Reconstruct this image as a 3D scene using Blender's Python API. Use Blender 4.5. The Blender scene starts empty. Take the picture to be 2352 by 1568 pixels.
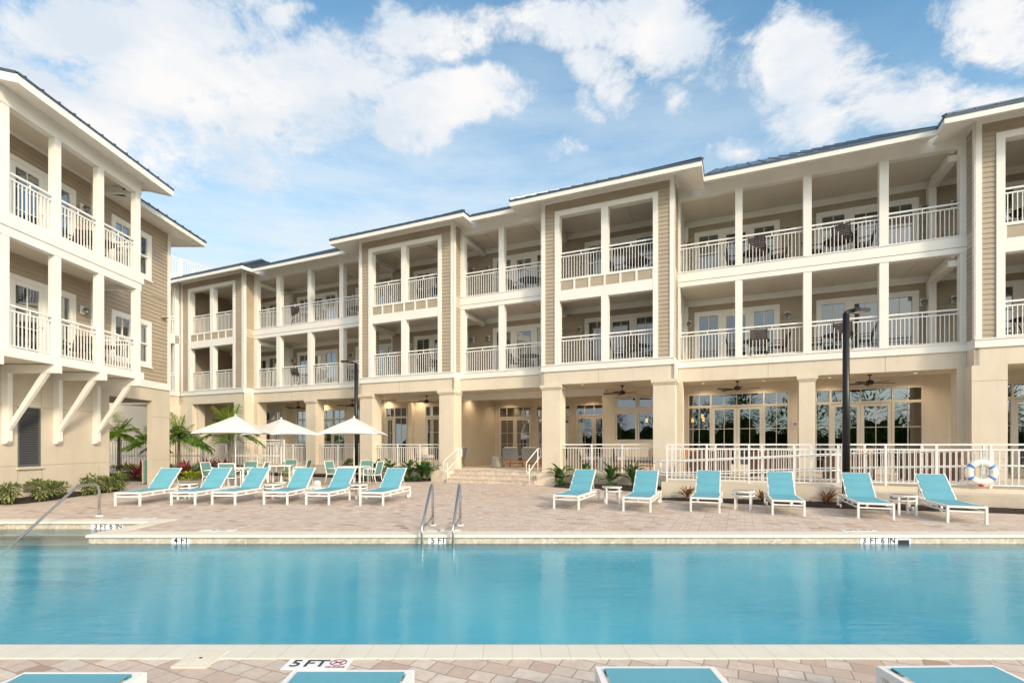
import bpy, math, random
from mathutils import Vector, Matrix
random.seed(7)
R = math.radians
SC = bpy.context.scene
COL = SC.collection

# ------------------------------------------------------------------ camera, sky, sun, exposure
cam_d = bpy.data.cameras.new("camera"); cam = bpy.data.objects.new("camera", cam_d); COL.objects.link(cam)
cam.location = (0, 0, 1.57); cam.rotation_euler = (R(90), 0, 0)
cam_d.sensor_width = 36.0; cam_d.lens = 1162 / 2352 * 36.0
cam_d.shift_y = 236 / 2352; cam_d.clip_start = 0.05; cam_d.clip_end = 3000
SC.camera = cam
SC.view_settings.view_transform = 'Standard'; SC.view_settings.look = 'None'
SC.view_settings.exposure = 0.16; SC.view_settings.gamma = 1.0

SUN_DIR = Vector((0.62, -0.785, 0)).normalized(); SUN_EL = R(25)
sun_vec = Vector((SUN_DIR.x * math.cos(SUN_EL), SUN_DIR.y * math.cos(SUN_EL), math.sin(SUN_EL)))
sd = bpy.data.lights.new("sun", 'SUN'); sd.energy = 2.7; sd.angle = R(7); sd.color = (1.0, 0.82, 0.60)
so = bpy.data.objects.new("sun", sd); COL.objects.link(so); so.rotation_euler = (-sun_vec).to_track_quat('-Z', 'Y').to_euler()
so.location = (30, -30, 40)

W = bpy.data.worlds.new("World"); SC.world = W; W.use_nodes = True

class NT:
    """small helper to write node maths as expressions"""
    def __init__(self, tree): self.t = tree; tree.nodes.clear()
    def n(self, typ, **kw):
        o = self.t.nodes.new(typ)
        for k, v in kw.items(): setattr(o, k, v)
        return o
    def l(self, a, b): self.t.links.new(a, b)
    def put(self, sock, v):
        if isinstance(v, bpy.types.NodeSocket): self.l(v, sock)
        elif v is not None: sock.default_value = v
    def m(self, op, a, b=None, c=None, clamp=False):
        o = self.n('ShaderNodeMath', operation=op); o.use_clamp = clamp
        for i, v in enumerate((a, b, c)):
            if v is not None: self.put(o.inputs[i], v)
        return o.outputs[0]
    def mr(self, v, a, b, c=0.0, d=1.0, smooth=False):
        o = self.n('ShaderNodeMapRange')
        if smooth: o.interpolation_type = 'SMOOTHSTEP'
        self.put(o.inputs[0], v)
        for i, x in enumerate((a, b, c, d)): o.inputs[i + 1].default_value = x
        return o.outputs[0]
    def mix(self, f, a, b, typ='MIX'):
        o = self.n('ShaderNodeMixRGB', blend_type=typ)
        self.put(o.inputs[0], f)
        for i, v in ((1, a), (2, b)):
            if isinstance(v, tuple) and len(v) == 3: v = (*v, 1)
            self.put(o.inputs[i], v)
        return o.outputs[0]
    def noise(self, vec, scale, detail=4, rough=0.55, dist=0.0):
        o = self.n('ShaderNodeTexNoise'); o.inputs['Scale'].default_value = scale
        o.inputs['Detail'].default_value = detail; o.inputs['Roughness'].default_value = rough
        o.inputs['Distortion'].default_value = dist
        if vec is not None: self.l(vec, o.inputs['Vector'])
        return o.outputs['Fac']
    def mapping(self, vec, scale=(1, 1, 1), rot=(0, 0, 0), loc=(0, 0, 0)):
        o = self.n('ShaderNodeMapping'); o.inputs['Scale'].default_value = scale
        o.inputs['Rotation'].default_value = rot; o.inputs['Location'].default_value = loc
        self.l(vec, o.inputs['Vector']); return o.outputs[0]

def build_sky():
    k = NT(W.node_tree)
    sky = k.n('ShaderNodeTexSky', sky_type='NISHITA'); sky.sun_disc = False
    sky.sun_elevation = SUN_EL; sky.sun_rotation = math.atan2(SUN_DIR.x, SUN_DIR.y)
    sky.air_density = 1.0; sky.dust_density = 0.6; sky.ozone_density = 2.0
    tc = k.n('ShaderNodeTexCoord'); d = tc.outputs['Generated']
    sep = k.n('ShaderNodeSeparateXYZ'); k.l(d, sep.inputs[0])
    x, y, z = sep.outputs
    ya = k.m('MAXIMUM', k.m('ABSOLUTE', y), 0.12)
    u = k.m('DIVIDE', x, ya); v = k.m('DIVIDE', z, ya)
    # cloud banks: centre and half size in tangent units from north
    # turbulence of the directions keeps the banks from looking like ellipses
    nz = k.n('ShaderNodeTexNoise'); nz.inputs['Scale'].default_value = 3.2; nz.inputs['Detail'].default_value = 5
    k.l(k.mapping(d, (1, 1, 1.5)), nz.inputs['Vector'])
    sp = k.n('ShaderNodeSeparateXYZ'); k.l(nz.outputs['Color'], sp.inputs[0])
    uw = k.m('ADD', u, k.m('MULTIPLY', k.m('SUBTRACT', sp.outputs[0], 0.5), 0.34))
    vw = k.m('ADD', v, k.m('MULTIPLY', k.m('SUBTRACT', sp.outputs[1], 0.5), 0.26))
    banks = [(300, 60, 330, 120, 1.0), (110, 240, 330, 150, .95), (430, 200, 260, 120, 1.05), (700, 205, 300, 100, 1.0), (900, 120, 190, 80, .85),
             (1010, 275, 130, 70, 1.15), (1290, 90, 250, 75, .85), (1500, 90, 210, 90, 1.0), (1350, 215, 110, 90, .8),
             (1850, 140, 170, 110, .9), (1870, 280, 110, 70, .75), (2080, 210, 180, 90, .8), (2290, 60, 130, 100, .85), (2290, 215, 150, 60, .75),
             (640, 40, 90, 34, .6), (430, 380, 330, 110, .62), (560, 300, 270, 90, .9), (250, 310, 240, 110, .8), (1250, 395, 60, 30, .45), (1290, 300, 60, 45, .55), (1560, 230, 60, 50, .45), (1640, 60, 120, 50, .5), (1720, 330, 60, 40, .4)]
    tot = None
    for (cx, cy, rx, ry, a) in banks:
        du = k.m('DIVIDE', k.m('SUBTRACT', uw, (cx - 1176) / 1162), rx * 1.12 / 1162)
        dv = k.m('DIVIDE', k.m('SUBTRACT', vw, (1020 - cy) / 1162), ry * 1.12 / 1162)
        q = k.m('ADD', k.m('MULTIPLY', du, du), k.m('MULTIPLY', dv, dv))
        g = k.m('MULTIPLY_ADD', q, -.8, a)
        tot = g if tot is None else k.m('MAXIMUM', tot, g)
    tot = k.m('MAXIMUM', tot, -0.6)
    front = k.mr(y, 0.02, 0.2)
    fb = k.noise(k.mapping(d, (1, 1, 1.7)), 2.4, 6, .6)
    tot = k.m('ADD', k.m('MULTIPLY', tot, front), k.m('MULTIPLY', k.m('SUBTRACT', 1.0, front), k.mr(fb, .42, .62, -.6, .9)))
    fine = k.noise(k.mapping(d, (1, 1, 1.5)), 6.5, 11, .70, .35)
    fine2 = k.noise(k.mapping(d, (1, 1, 1.3), loc=(3, 1, 7)), 30.0, 5, .65)
    e = k.m('ADD', tot, k.m('ADD', k.m('MULTIPLY', k.m('SUBTRACT', fine, 0.5), 3.1), k.m('MULTIPLY', k.m('SUBTRACT', fine2, 0.5), 1.0)))
    mask = k.mr(e, -0.02, 0.80, smooth=True)
    # body shade of the clouds: thicker is a touch greyer and bluer in its hollows
    shade = k.noise(k.mapping(d, (1, 1, 2.0), loc=(1.5, 4, .3)), 5.5, 6, .6)
    ccol = k.mix(k.mr(shade, .36, .62), (0.66, 0.73, 0.81), (0.88, 0.87, 0.865))
    # thin high veil brightening towards the left and the horizon
    veil = k.m('MULTIPLY', k.mr(v, 0.92, 0.36, 0.08, .96), k.mr(u, 0.95, -0.6, .66, 1.0))
    thin = k.noise(k.mapping(d, (1, 1, 4.5), rot=(0, R(8), 0)), 4.0, 6, .6)
    veil = k.m('MULTIPLY', veil, k.mr(thin, .34, .62, .60, 1.12))
    skyc = k.n('ShaderNodeHueSaturation'); skyc.inputs['Saturation'].default_value = 1.05; skyc.inputs['Value'].default_value = 1.0
    k.l(sky.outputs[0], skyc.inputs['Color'])
    SKY = 0.15
    # cloud radiance is written relative to the sky strength
    c2 = k.mix(1.0, ccol, (1 / SKY, 1 / SKY, 1 / SKY), 'MULTIPLY')
    # warm fill light added to the sky round the sun, behind the viewer
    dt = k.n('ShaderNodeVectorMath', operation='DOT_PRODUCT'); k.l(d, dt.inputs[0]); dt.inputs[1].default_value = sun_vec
    fill_glow = k.m('POWER', k.m('MAXIMUM', dt.outputs['Value'], 0.0), 3.2)
    vcol = k.mix(0.0, (0.71 / SKY, 0.80 / SKY, 0.86 / SKY), (1, 1, 1))
    tint = k.mix(1.0, skyc.outputs[0], (.84, 1.44, 1.44), 'MULTIPLY')
    c = k.mix(veil, tint, vcol)
    c = k.mix(mask, c, c2)
    c = k.mix(1.0, c, k.mix(fill_glow, (0, 0, 0), (2.55 / SKY, 2.08 / SKY, 1.48 / SKY)), 'ADD')
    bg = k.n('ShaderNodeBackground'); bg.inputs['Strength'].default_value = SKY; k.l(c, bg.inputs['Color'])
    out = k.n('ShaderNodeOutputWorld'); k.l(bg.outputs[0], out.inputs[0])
build_sky()

# ------------------------------------------------------------------ materials
MATS = {}
def mat(name, col, rough=0.5, metal=0.0, nscale=0, namt=0.0, bump=0.0, bscale=60, spec=0.5, stretch=(1, 1, 1), coord='Object'):
    m = bpy.data.materials.new(name); m.use_nodes = True; k = NT(m.node_tree)
    out = k.n('ShaderNodeOutputMaterial'); p = k.n('ShaderNodeBsdfPrincipled'); k.l(p.outputs[0], out.inputs[0])
    p.inputs['Roughness'].default_value = rough; p.inputs['Metallic'].default_value = metal
    p.inputs['Specular IOR Level'].default_value = spec
    p.inputs['Base Color'].default_value = (*col, 1)
    tc = k.n('ShaderNodeTexCoord'); v = tc.outputs[coord]
    if stretch != (1, 1, 1): v = k.mapping(v, stretch)
    if namt:
        f = k.noise(v, nscale, 5, .6)
        lo = tuple(c * (1 - namt) for c in col); hi = tuple(min(1, c * (1 + namt * .6)) for c in col)
        k.l(k.mix(k.mr(f, .3, .7), lo, hi), p.inputs['Base Color'])
    if bump:
        b = k.n('ShaderNodeBump'); b.inputs['Strength'].default_value = bump; b.inputs['Distance'].default_value = .01
        k.l(k.noise(v, bscale, 3, .6), b.inputs['Height']); k.l(b.outputs[0], p.inputs['Normal'])
    MATS[name] = m
    return m
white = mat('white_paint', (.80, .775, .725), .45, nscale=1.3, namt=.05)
rail_w = mat('white_powder_coat', (.78, .77, .75), .35)
siding = mat('tan_clapboard', (.405, .335, .25), .6, nscale=1.1, namt=.10, bump=.15, bscale=40)
stucco = mat('cream_stucco', (.68, .60, .485), .85, nscale=.9, namt=.07, bump=.35, bscale=45)
stucco_l = mat('beige_stucco', (.58, .51, .41), .85, nscale=.8, namt=.09, bump=.3, bscale=45)
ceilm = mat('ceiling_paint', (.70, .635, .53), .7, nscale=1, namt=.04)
floorm = mat('balcony_concrete', (.56, .49, .40), .8, nscale=3, namt=.15)
roofm = mat('roof_metal', (.085, .115, .15), .32, .55, nscale=1.5, namt=.2)
frame_g = mat('door_frame_paint', (.66, .61, .53), .4)
dark = mat('dark_interior', (.035, .03, .026), .9)  # shade of unlit spaces behind openings put into a near-black colour
blackm = mat('black_metal', (.015, .015, .016), .35, .3)
fanm = mat('bronze_fan', (.035, .022, .016), .45)
steel = mat('stainless_steel', (.60, .585, .56), .28, 1.0)
sling = mat('turquoise_sling', (.115, .345, .435), .75, nscale=3, namt=.06, bump=.25, bscale=500)
teal = mat('teal_sling', (.12, .28, .28), .75, nscale=3, namt=.06, bump=.2, bscale=400)
canvas = mat('white_canvas', (.74, .73, .71), .85, nscale=2, namt=.05, bump=.1, bscale=150)
def cloth_through():
    k = canvas.node_tree; pr = [n for n in k.nodes if n.type == 'BSDF_PRINCIPLED'][0]; out = [n for n in k.nodes if n.type == 'OUTPUT_MATERIAL'][0]
    t = k.nodes.new('ShaderNodeBsdfTranslucent'); t.inputs[0].default_value = (.72, .69, .64, 1); m_ = k.nodes.new('ShaderNodeMixShader'); m_.inputs[0].default_value = .18
    k.links.new(pr.outputs[0], m_.inputs[1]); k.links.new(t.outputs[0], m_.inputs[2]); k.links.new(m_.outputs[0], out.inputs[0])
cloth_through()
lat = mat('dark_wood_slat', (.05, .026, .019), .5, nscale=8, namt=.3)
oak = mat('orange_teak', (.42, .16, .05), .5, nscale=8, namt=.25)
greyfab = mat('grey_fabric', (.20, .19, .19), .9, nscale=6, namt=.1)
creamfab = mat('cream_cushion', (.68, .60, .52), .9, nscale=4, namt=.06)
wicker = mat('brown_wicker', (.13, .065, .04), .7, nscale=30, namt=.4, bump=.5, bscale=120)
stumpm = mat('weathered_stump', (.50, .46, .40), .9, nscale=9, namt=.45, bump=.8, bscale=14, stretch=(1, 1, .2))
louverm = mat('charcoal_louver', (.12, .125, .13), .45)
mulch = mat('dark_mulch', (.035, .022, .016), .95, nscale=26, namt=.7, bump=1.0, bscale=60)
binm = mat('teal_bin', (.20, .42, .37), .5)
redm = mat('red_plastic', (.55, .03, .03), .4)
bluem = mat('blue_tape', (.06, .25, .60), .5)
ringm = mat('white_foam', (.82, .80, .76), .55, nscale=5, namt=.05)
ropem = mat('white_rope', (.7, .68, .64), .8)
glaze = mat('marker_tile', (.82, .84, .86), .2)
inkm = mat('black_ink', (.02, .02, .024), .4)
inkr = mat('dark_red_ink', (.25, .02, .03), .4)
galv = mat('galvanised_lamp', (.30, .31, .32), .35, .7)
bark = mat('palm_bark', (.20, .16, .12), .9, nscale=8, namt=.35, bump=.6, bscale=25, stretch=(1, 1, 4))

def weather(m):
    k = m.node_tree; pr = [n for n in k.nodes if n.type == 'BSDF_PRINCIPLED'][0]; base = pr.inputs['Base Color'].links[0].from_socket
    tc = k.nodes.new('ShaderNodeTexCoord'); mp = k.nodes.new('ShaderNodeMapping'); mp.inputs['Scale'].default_value = (2.6, 2.6, .28); k.links.new(tc.outputs['Object'], mp.inputs['Vector'])
    n = k.nodes.new('ShaderNodeTexNoise'); n.inputs['Scale'].default_value = 2.2; n.inputs['Detail'].default_value = 6; k.links.new(mp.outputs[0], n.inputs['Vector'])
    r = k.nodes.new('ShaderNodeMapRange'); r.inputs[1].default_value = .52; r.inputs[2].default_value = .78; r.inputs[4].default_value = .18; k.links.new(n.outputs['Fac'], r.inputs[0])
    mx = k.nodes.new('ShaderNodeMixRGB'); mx.inputs[2].default_value = (.42, .35, .26, 1); k.links.new(r.outputs[0], mx.inputs[0]); k.links.new(base, mx.inputs[1]); k.links.new(mx.outputs[0], pr.inputs['Base Color'])
weather(stucco); weather(stucco_l)
def glass_mat(name, tint, refl):
    m = bpy.data.materials.new(name); m.use_nodes = True; k = NT(m.node_tree)
    out = k.n('ShaderNodeOutputMaterial')
    tr = k.n('ShaderNodeBsdfTransparent'); tr.inputs[0].default_value = (*tint, 1)
    gl = k.n('ShaderNodeBsdfGlossy'); gl.inputs['Roughness'].default_value = .012
    gl.inputs['Color'].default_value = (.95, .97, 1, 1)
    tc = k.n('ShaderNodeTexCoord'); b = k.n('ShaderNodeBump'); b.inputs['Strength'].default_value = .02; b.inputs['Distance'].default_value = .05
    k.l(k.noise(tc.outputs['Object'], 1.6, 2, .5), b.inputs['Height']); k.l(b.outputs[0], gl.inputs['Normal'])
    lw = k.n('ShaderNodeLayerWeight'); lw.inputs[0].default_value = .5
    f = k.mr(lw.outputs['Facing'], 0, 1, refl, min(1, refl + .5))
    mx = k.n('ShaderNodeMixShader'); k.l(f, mx.inputs[0]); k.l(tr.outputs[0], mx.inputs[1]); k.l(gl.outputs[0], mx.inputs[2])
    k.l(mx.outputs[0], out.inputs[0]); MATS[name] = m
    return m
glass = glass_mat('window_glass', (.55, .58, .56), .16)
glass_d = glass_mat('tinted_glass', (.13, .14, .12), .25)

def curtain_mat():
    m = mat('curtain_cloth', (.33, .36, .34), .9)
    return m
curt = curtain_mat()

def paver_mat():
    m = bpy.data.materials.new('brick_pavers'); m.use_nodes = True; k = NT(m.node_tree)
    out = k.n('ShaderNodeOutputMaterial'); p = k.n('ShaderNodeBsdfPrincipled'); k.l(p.outputs[0], out.inputs[0])
    p.inputs['Roughness'].default_value = .85
    tc = k.n('ShaderNodeTexCoord'); v = tc.outputs['Object']
    # wobble so joints are hand laid
    nz = k.n('ShaderNodeTexNoise'); nz.inputs['Scale'].default_value = 3.5; nz.inputs['Detail'].default_value = 3; k.l(v, nz.inputs['Vector'])
    vm = k.n('ShaderNodeVectorMath', operation='MULTIPLY_ADD'); k.l(nz.outputs['Color'], vm.inputs[0])
    vm.inputs[1].default_value = (.05, .05, 0); k.l(v, vm.inputs[2])
    vr = k.mapping(vm.outputs[0], rot=(0, 0, R(24.3)))
    def brick(w, h, off, sq):
        b = k.n('ShaderNodeTexBrick'); b.inputs['Scale'].default_value = 1
        b.inputs['Brick Width'].default_value = w; b.inputs['Row Height'].default_value = h
        b.inputs['Mortar Size'].default_value = .0065; b.inputs['Mortar Smooth'].default_value = .4
        b.offset = off; b.squash = sq; b.squash_frequency = 2; b.offset_frequency = 2
        b.inputs['Color1'].default_value = (0, 0, 0, 1); b.inputs['Color2'].default_value = (1, 1, 1, 1); b.inputs['Mortar'].default_value = (.5, .5, .5, 1)
        k.l(vr, b.inputs['Vector']); return b
    b = brick(.235, .15, .42, .68)
    rnd = b.outputs['Color']
    cr = k.n('ShaderNodeValToRGB'); k.l(rnd, cr.inputs[0])
    e = cr.color_ramp.elements
    e[0].position = 0; e[0].color = (.44, .285, .215, 1); e[1].position = 1; e[1].color = (.33, .21, .15, 1)
    for pos, c in ((.12, (.58, .43, .345, 1)), (.3, (.63, .50, .41, 1)), (.46, (.70, .61, .54, 1)), (.62, (.51, .36, .285, 1)), (.8, (.60, .52, .46, 1)), (.965, (.62, .50, .42, 1)), (.975, (.36, .24, .17, 1))):
        q = e.new(pos); q.color = c
    big = k.noise(v, .35, 4, .6); sml = k.noise(v, 14, 4, .65)
    c = k.mix(k.mr(big, .35, .65, 0, .45), cr.outputs[0], (.60, .53, .46))
    c = k.mix(k.mr(sml, .35, .7, 0.0, .38), c, (.38, .26, .20))
    mid = k.noise(v, 1.6, 5, .65); c = k.mix(k.mr(mid, .52, .72, 0, .4), c, (.44, .31, .24))
    c = k.mix(k.mr(b.outputs['Fac'], .3, 1.0, 0, .62), c, (.22, .165, .125))
    hs = k.n('ShaderNodeHueSaturation'); hs.inputs['Saturation'].default_value = .93; hs.inputs['Value'].default_value = .97; k.l(c, hs.inputs['Color']); k.l(hs.outputs[0], p.inputs['Base Color'])
    h = k.m('SUBTRACT', k.m('MULTIPLY', sml, .25), k.m('MULTIPLY', b.outputs['Fac'], 1.0))
    bp = k.n('ShaderNodeBump'); bp.inputs['Strength'].default_value = .5; bp.inputs['Distance'].default_value = .008
    k.l(h, bp.inputs['Height']); k.l(bp.outputs[0], p.inputs['Normal'])
    return m
pavers = paver_mat()

def coping_mat():
    m = bpy.data.materials.new('ivory_coping'); m.use_nodes = True; k = NT(m.node_tree)
    out = k.n('ShaderNodeOutputMaterial'); p = k.n('ShaderNodeBsdfPrincipled'); k.l(p.outputs[0], out.inputs[0])
    p.inputs['Roughness'].default_value = .55
    tc = k.n('ShaderNodeTexCoord'); v = tc.outputs['Object']
    sep = k.n('ShaderNodeSeparateXYZ'); k.l(v, sep.inputs[0])
    j = k.m('ABSOLUTE', k.m('SUBTRACT', k.m('FRACT', k.m('DIVIDE', sep.outputs[0], .215)), .5))
    joint = k.mr(j, .485, .495)
    c = k.mix(k.mr(k.noise(v, 2.5, 4), .3, .7), (.65, .605, .52), (.71, .665, .58))
    c = k.mix(k.m('MULTIPLY', joint, .6), c, (.40, .35, .28))
    k.l(c, p.inputs['Base Color'])
    bp = k.n('ShaderNodeBump'); bp.inputs['Strength'].default_value = .4; bp.inputs['Distance'].default_value = .006; bp.invert = True
    k.l(joint, bp.inputs['Height']); k.l(bp.outputs[0], p.inputs['Normal'])
    return m
coping_m = coping_mat()

def travertine_mat():
    m = bpy.data.materials.new('travertine_tile'); m.use_nodes = True; k = NT(m.node_tree)
    out = k.n('ShaderNodeOutputMaterial'); p = k.n('ShaderNodeBsdfPrincipled'); k.l(p.outputs[0], out.inputs[0])
    p.inputs['Roughness'].default_value = .4
    tc = k.n('ShaderNodeTexCoord'); v = tc.outputs['Object']
    f = k.noise(v, 7, 7, .7, 1.2); g = k.noise(v, 1.7, 3)
    c = k.mix(k.mr(f, .38, .62), (.40, .35, .27), (.66, .61, .52))
    c = k.mix(k.mr(g, .4, .6, 0, .3), c, (.58, .55, .45))
    sep = k.n('ShaderNodeSeparateXYZ'); k.l(v, sep.inputs[0])
    j = k.m('ABSOLUTE', k.m('SUBTRACT', k.m('FRACT', k.m('DIVIDE', sep.outputs[0], .305)), .5))
    c = k.mix(k.mr(j, .487, .494, 0, .5), c, (.3, .27, .22))
    k.l(c, p.inputs['Base Color'])
    return m
travertine = travertine_mat()

def plaster_mat():
    m = mat('pool_plaster', (.62, .82, .84), .6, nscale=1.2, namt=.08)
    return m
plaster = plaster_mat()

def water_mat():
    m = bpy.data.materials.new('pool_water'); m.use_nodes = True; k = NT(m.node_tree)
    out = k.n('ShaderNodeOutputMaterial')
    tc = k.n('ShaderNodeTexCoord'); v = tc.outputs['Object']
    a = k.noise(k.mapping(v, (.55, 1.9, 1), rot=(0, 0, R(7))), 5.0, 3, .55, .5)
    b = k.noise(k.mapping(v, (.6, 1.9, 1), rot=(0, 0, R(-12))), 14, 3, .6, .4)
    c = k.noise(v, .33, 3)
    h = k.m('ADD', k.m('MULTIPLY', a, .75), k.m('MULTIPLY', k.m('MULTIPLY', b, k.mr(c, .35, .65, .16, .5)), 1))
    bp = k.n('ShaderNodeBump'); bp.inputs['Strength'].default_value = .135; bp.inputs['Distance'].default_value = .05
    k.l(h, bp.inputs['Height'])
    tr = k.n('ShaderNodeBsdfTransparent'); tr.inputs[0].default_value = (.93, .98, .99, 1)
    df = k.n('ShaderNodeBsdfDiffuse'); k.l(bp.outputs[0], df.inputs['Normal'])
    k.l(k.mix(k.mr(c, .3, .7), (.055, .42, .61), (.14, .585, .735)), df.inputs['Color'])
    body = k.n('ShaderNodeMixShader'); sx = k.n('ShaderNodeSeparateXYZ'); k.l(v, sx.inputs[0]); k.l(k.mr(sx.outputs[1], 7.9, 8.9, .64, .06, smooth=True), body.inputs[0])
    k.l(tr.outputs[0], body.inputs[1]); k.l(df.outputs[0], body.inputs[2])
    gl = k.n('ShaderNodeBsdfGlossy'); gl.inputs['Roughness'].default_value = .02; k.l(bp.outputs[0], gl.inputs['Normal'])
    fr = k.n('ShaderNodeFresnel'); fr.inputs['IOR'].default_value = 1.33; k.l(bp.outputs[0], fr.inputs['Normal'])
    mx = k.n('ShaderNodeMixShader'); k.l(fr.outputs[0], mx.inputs[0]); k.l(body.outputs[0], mx.inputs[1]); k.l(gl.outputs[0], mx.inputs[2])
    k.l(mx.outputs[0], out.inputs[0])
    va = k.n('ShaderNodeVolumeAbsorption'); va.inputs[0].default_value = (.30, .88, .95, 1); va.inputs[1].default_value = .38
    k.l(va.outputs[0], out.inputs['Volume'])
    return m
water_m = water_mat()

def leaf_mat(name, cols, rough=.5, trans=.25, spec=.4):
    m = bpy.data.materials.new(name); m.use_nodes = True; k = NT(m.node_tree)
    out = k.n('ShaderNodeOutputMaterial'); p = k.n('ShaderNodeBsdfPrincipled')
    p.inputs['Roughness'].default_value = rough; p.inputs['Specular IOR Level'].default_value = spec
    g = k.n('ShaderNodeNewGeometry'); cr = k.n('ShaderNodeValToRGB'); k.l(g.outputs['Random Per Island'], cr.inputs[0])
    e = cr.color_ramp.elements; n = len(cols)
    e[0].position = 0; e[0].color = (*cols[0], 1); e[1].position = 1; e[1].color = (*cols[-1], 1)
    for i in range(1, n - 1): q = e.new(i / (n - 1)); q.color = (*cols[i], 1)
    k.l(cr.outputs[0], p.inputs['Base Color'])
    t = k.n('ShaderNodeBsdfTranslucent'); k.l(cr.outputs[0], t.inputs[0])
    mx = k.n('ShaderNodeMixShader'); mx.inputs[0].default_value = trans
    k.l(p.outputs[0], mx.inputs[1]); k.l(t.outputs[0], mx.inputs[2]); k.l(mx.outputs[0], out.inputs[0])
    return m
L_green = leaf_mat('green_leaves', [(.03, .085, .02), (.06, .145, .03), (.11, .22, .045)], trans=.35)
L_palm = leaf_mat('palm_leaves', [(.06, .15, .03), (.13, .27, .04), (.26, .42, .06)], trans=.45)
L_palm_y = leaf_mat('sun_tinted_palm_leaves', [(.22, .38, .03), (.34, .50, .04), (.44, .56, .06)], trans=.45)  # yellow-green new growth, with sunlight brightened into the leaf colour
L_varieg = leaf_mat('variegated_leaves', [(.05, .11, .03), (.16, .22, .06), (.32, .34, .12), (.06, .13, .03)])
L_red = leaf_mat('red_cordyline_leaves', [(.16, .012, .03), (.40, .03, .09), (.07, .012, .02)])
L_bronze = leaf_mat('bronze_leaves', [(.07, .03, .02), (.13, .04, .02), (.05, .05, .02)])
L_croton = leaf_mat('croton_leaves', [(.30, .10, .02), (.34, .22, .03), (.10, .13, .02)])
L_yellow = leaf_mat('yellow_green_leaves', [(.30, .40, .02), (.42, .48, .03), (.20, .30, .02)], trans=.4)
L_dark = leaf_mat('dark_tree_leaves', [(.025, .06, .015), (.055, .11, .02), (.11, .15, .03)], rough=1.0, trans=.2, spec=.05)
L_rust = leaf_mat('rusty_leaves', [(.35, .10, .05), (.22, .10, .03), (.14, .12, .03)])

def emit_mat(name, col, s):
    m = bpy.data.materials.new(name); m.use_nodes = True; k = NT(m.node_tree)
    o = k.n('ShaderNodeOutputMaterial'); e = k.n('ShaderNodeEmission'); e.inputs[0].default_value = (*col, 1); e.inputs[1].default_value = s
    k.l(e.outputs[0], o.inputs[0]); return m
lampglow = emit_mat('downlight_glow', (1, .80, .52), 2.2)

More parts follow.
